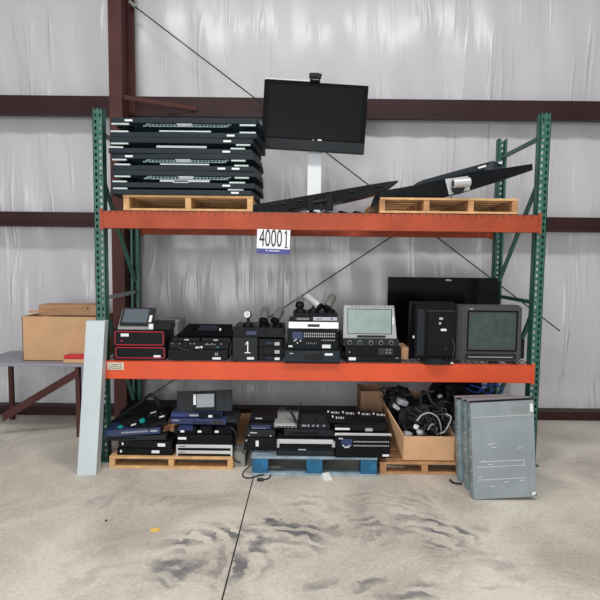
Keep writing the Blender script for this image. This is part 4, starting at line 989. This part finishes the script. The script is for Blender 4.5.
# ================= FLOOR: right pallet, box of cables
YX = YR+.03
Xa, Xb = px(403, 462, YX), px(454, 462, YX); Hf = at(428, 436.5, YX).z-HR
t = thing('cardboard_box', 'big open cardboard box overflowing with cables on the brown pallet', 'cardboard box', (0, 0, HR))
def q4(name, pts, th, m_, par=None):
    """a board through four corner points, th thick in y"""
    b = MB(); b.loft([[Vector(p) for p in pts], [Vector(p)+Vector(th) for p in pts]]); return b.build(name, m_, par)
Hl = at(385, 394, YX+.5).z-HR
lb = px(384, 440, YX+.55)
q4('carton_wall', [(Xa, YX, 0), (Xb, YX, 0), (Xb, YX, Hf), (Xa, YX, Hf)], (0, .008, 0), 'card', t)
q4('carton_wall', [(Xa, YX+.008, 0), (Xa-.03, YX+.62, 0), (Xa-.12, YX+.62, Hl), (Xa-.095, YX+.25, Hl*.86), (Xa, YX+.008, Hf)], (.008, 0, 0), 'card', t)
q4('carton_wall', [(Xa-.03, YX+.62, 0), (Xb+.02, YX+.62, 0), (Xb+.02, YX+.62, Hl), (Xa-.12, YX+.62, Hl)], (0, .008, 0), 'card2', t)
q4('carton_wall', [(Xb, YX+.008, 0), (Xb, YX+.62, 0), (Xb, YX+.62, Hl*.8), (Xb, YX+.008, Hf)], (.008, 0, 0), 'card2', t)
MB().box(Xa, YX, -.0, Xb, YX+.62, .006).build('carton_floor', 'card2', t)
mc = MB()
for y in (YX,): mc.box(Xa+.22, y-.001, 0, Xa+.225, y, Hf)
# second box behind left
t = thing('cardboard_box', 'brown cardboard box standing behind the mixing desk, left of the cable box', 'cardboard box', (px(371, 440, 4.62), 4.55, max(HQ, HR)+.001))
wz = at(365, 390, 4.6).z-max(HQ, HR)
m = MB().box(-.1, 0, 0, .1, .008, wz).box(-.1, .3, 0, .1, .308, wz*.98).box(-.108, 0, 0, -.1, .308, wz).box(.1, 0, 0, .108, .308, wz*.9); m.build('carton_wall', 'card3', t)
# contents: black bags, adapters, cables
Yc = YX
def blob(x0, x1, y0, y1, Y, d, name, label, cat, m_, seed, amp=.12):
    rnd = random.Random(seed); z0_ = at((x0+x1)/2, y1, Y).z; W = px(x1, y1, Y)-px(x0, y1, Y); H = at(x0, y0, Y).z-z0_
    b = MB(); bmesh.ops.create_cube(b.bm, size=2); bmesh.ops.subdivide_edges(b.bm, edges=b.bm.edges[:], cuts=5, use_grid_fill=True)
    for v in b.bm.verts:
        n = v.co.copy(); s = n.normalized()*1.25; n = n.lerp(s, .55)
        k = 1+amp*math.sin(n.x*5+seed)*math.sin(n.z*4+seed*2)+amp*math.sin(n.y*4+n.x*3+seed)
        v.co = Vector((n.x*W/2*k, n.y*d/2*k, H/2+n.z*H/2*k))
    o = b.build(name, m_, None, True); o.location = (px((x0+x1)/2, y1, Y), Y+d/2, z0_); return tag(o, label, cat)
blob(399, 428, 405, 440, YX+.2, .24, 'black_bag', 'smooth black bag at the left of the cable box', 'bag', 'blackm', 2)
blob(424, 452, 400, 445, YX+.28, .28, 'black_bag', 'lumpy black bag at the back right of the cable box', 'bag', 'black', 5, .16)
blob(388, 410, 393, 425, YX+.34, .2, 'black_bag', 'dark bag bulging out at the rear left of the cable box', 'bag', 'blackm', 9, .16)
def coil(cx, cy, Y, r, tilt, turns, seed, rr=.005):
    rnd = random.Random(seed); c = at(cx, cy, Y); pts = []
    Rm = Euler((tilt, rnd.uniform(-.5, .5), rnd.uniform(0, 3))).to_matrix()
    for k in range(int(turns*9)+1):
        a_ = k*2*PI/9; rad = r*(1+rnd.uniform(-.18, .18)); pts.append(c+Rm @ Vector((rad*math.cos(a_), rad*math.sin(a_), rnd.uniform(-.02, .02))))
    return pts
cb = MB(); rnd = random.Random(11)
for k in range(60):
    cx = rnd.uniform(408, 449); cy = rnd.uniform(407, 433); Y = YX+.09+.2*(433-cy)/24+rnd.uniform(-.02, .03)
    cb.tube(coil(cx, cy, Y, rnd.uniform(.04, .09), rnd.uniform(.5, 1.5), rnd.uniform(.7, 1.8), k), rnd.choice((.004, .005, .006)), 5, 3)
for k in range(14):
    cx = rnd.uniform(384, 412); cy = rnd.uniform(390, 404); cb.tube(coil(cx, cy, YX+.4+rnd.uniform(0, .1), rnd.uniform(.04, .08), rnd.uniform(.7, 1.5), 1.2, k+99), .006, 5, 3)
tag(cb.build('cable_tangle', 'cable', smooth=True), 'tangle of thin black cables filling the big cardboard box', 'cables', kind='stuff')
Yw = YX+.05
for k, (pts, m_, lab, rr) in enumerate((
    ([(417, 421), (422, 415), (430, 413), (438, 418), (441, 428), (441, 437)], 'cablew', 'white cable arching over the front of the cable box', .006),
    ([(437, 434), (444, 432), (449, 424), (451, 417), (446, 414)], 'cablew', 'pale cable curving up at the right of the cable box', .006),
    ([(428, 430), (432, 424), (437, 429), (434, 434)], 'cablew', 'short pale cable loop in the middle of the cable box', .004),
    ([(421, 398), (422, 394), (427, 393), (432, 402), (440, 409)], 'cable', 'thick black strap rising from the middle of the cable box', .014),
    ([(421, 413), (421, 405), (421, 396), (425, 393)], 'cable', 'upright thick black strap in the cable box', .012))):
    YY = Yw if k < 3 else YX+.22
    o = MB().tube([at(x, y, YY+(.02*i if k < 3 else 0)) for i, (x, y) in enumerate(pts)], rr, 7); tag(o.build('cable', m_, smooth=True), lab, 'cable')
def adapter(x, y, Y, w, h, d, m_, label, rot):
    p = at(x, y, Y); o = MB().box(-w/2, -d/2, 0, w/2, d/2, h, .006).build('power_adapter', m_, None, True); o.location = p; o.rotation_euler = rot; return tag(o, label, 'adapter')
adapter(401, 404, YX+.22, .085, .045, .06, 'plate', 'grey connector block at the upper left of the cable box', (.3, .3, .3))
adapter(395, 408, YX+.22, .06, .03, .05, 'lite', 'small grey connector just left of the grey connector block', (.2, .6, .1))
adapter(407, 436, YX+.06, .06, .035, .05, 'lite', 'pale grey adapter at the front left corner of the cable box', (.1, .2, .4))
adapter(415.5, 429, YX+.07, .035, .035, .03, 'white', 'small white plug standing near the front of the cable box', (.1, .3, .6))
adapter(420, 434, YX+.06, .05, .03, .04, 'lite', 'pale plug lying right of the small white plug in the box', (.3, -.2, .2))
adapter(440, 397, YX+.3, .04, .02, .03, 'lite', 'small shiny connector at the rear of the cable box', (.3, -.4, .2))
# things behind the server cases: black bags and blue cables
blob(438, 482, 386, 420, YX+.62, .3, 'black_bag', 'large black bag under the orange beam behind the server cases', 'bag', 'blackm', 13, .1)
for k, pts in enumerate(([(466, 388), (474, 392), (483, 390), (490, 384), (500, 387)], [(470, 385), (480, 388), (488, 395), (492, 390)], [(478, 394), (484, 385), (494, 389), (484, 396)], [(496, 384), (503, 390), (497, 397)])):
    labs = ['lowest sweeping blue cable behind the server cases', 'blue cable crossing behind the server cases', 'short looped blue cable behind the server cases', 'rightmost blue cable behind the server cases']
    o = MB().tube([at(x, y, YX+.45) for x, y in pts], .006, 7); tag(o.build('cable', 'cableb', smooth=True), labs[k], 'cable')
t, W, H = device('equipment_case', 'black case behind the server cases, blue cables lying on it', 'case', 464, 498, 395, 450, YX+.38, .3, 0, 'blackm', H=at(480, 397, YX+.38).z)
t, W, H = device('filing_box', 'pale beige box standing far behind the server cases', 'box', 496, 509, 386, 425, 5.23, .15, 0, 'lite', H=at(500, 383, 5.23).z)

# ================= server cases standing on end
YZ = ground(474, 500).y
def server(Y, xl, ytop, label, W=.44, T=.085, tilt=-3.6, first=False):
    p = at(xl, 497, Y) ; c = ground(xl, 300+0) if False else Vector((p.x, Y, 0)); H = at(xl, ytop, Y).z
    t = thing('server_case', label, 'server', (c.x, Y, .001), (R(-1.5), R(tilt), 0))
    MB().box(0, 0, 0, W, T, H, .003).build('chassis', 'caseside' if not first else 'case', t)
    e = MB(); e.box(-.003, .012, .01, 0, T-.012, H*.45); e.box(-.003, .02, H*.5, 0, T-.02, H-.02); e.build('side_rail', 'caseside', t)
    for z in (.1, .2, .3, .42, .5, .6): MB().cyl((-.006, T*.3, z), (0, T*.3, z), .006, n=8).build('rail_stud', 'caseline', t)
    MB().box(-.003, -.002, H, W, T*.3, H+.008, .002).build('end_bezel', 'blackm', t); MB().box(-.003, T*.3, H, W, T, H+.005, .001).build('end_plate', 'case', t)
    if first:
        MB().box(.012, -.002, H*.845, W-.02, 0, H*.85).build('seam', 'caseline', t)
        l_ = MB()
        for z, x0, x1 in ((H*.385, .05, .36), (H*.33, .03, .37), (H*.2, .03, .37)): l_.box(x0, -.0015, z, x1, 0, z+.004)
        l_.box(.358, -.0015, H*.33, .362, 0, H*.385)
        l_.build('scored_line', 'caseline', t)
        rnd = random.Random(4)
        for k in range(12): x, z = rnd.uniform(.03, .4), rnd.uniform(.05, H*.6); MB().box(x, -.0015, z, x+rnd.choice((.006, .03)), 0, z+.005).build('scuff', 'caseline', t)
        fl_ = MB()
        for k in range(10): x = .28+.012*k; fl_.box(x, -.002, H*.885+.005*math.sin(k*2.1), x+.007, 0, H*.93+.006*math.sin(k*3))
        fl_.build('faded_print', 'grey', t)
        MB().box(W-.028, -.003, H*.88, W-.008, 0, H*.96).build('sticker', 'white', t)
        MB().box(W-.03, -.003, .012, W-.005, 0, .035).build('sticker', 'white', t)
        MB().box(W-.02, -.001, -.001+.01, W-.0, -.003, .02).build('corner_foot', 'black', t)
    return t
server(YZ, 474, 403.5, 'foremost grey metal server case standing on end at the right', first=True)
server(YZ+.15, 467.5, 402, 'second grey server case standing on end, just behind the foremost', tilt=-3.2)
server(YZ+.29, 459.5, 400, 'third grey server case standing on end, in the middle of the row', tilt=-3)
server(YZ+.385, 457, 398.5, 'rearmost grey server case standing on end, next to the cable box', tilt=-2.6, T=.05)
m = MB().tube([G(450, 480), G(454, 483), G(462, 484)], .008, 6)
tag(m.build('metal_rod', 'char'), 'short dark rod on the floor at the foot of the server cases', 'rod')

# ------------------------------------------------------------------ light: daylight from the open bay door behind, roof lamps, soft hall light
wd = bpy.data.worlds.new('world'); SC.world = wd; wd.use_nodes = True
bg = wd.node_tree.nodes['Background']; bg.inputs[0].default_value = (.93, .96, 1, 1); bg.inputs[1].default_value = .38
def area(name, loc, rot, sx, sy, e, col=(1, 1, 1)):
    l = bpy.data.lights.new(name, 'AREA'); l.shape = 'RECTANGLE'; l.size = sx; l.size_y = sy; l.energy = e; l.color = col
    o = bpy.data.objects.new(name, l); COL.objects.link(o); o.location = loc; o.rotation_euler = rot; return o
area('bay_door_daylight', (-1.5, -4.8, 1.9), (R(88), 0, R(-8)), 5, 3.6, 360, (.95, .98, 1))
area('roof_lamp', (-1.2, 1.8, 5.8), (0, 0, 0), 1.6, .8, 115, (1, .97, .93))
area('roof_lamp', (1.6, 1.8, 5.8), (0, 0, 0), 1.6, .8, 115, (1, .97, .93))
vs = SC.view_settings; vs.view_transform = 'Standard'; vs.look = 'None'; vs.gamma = 1; vs.use_curve_mapping = False; vs.exposure = 0.0
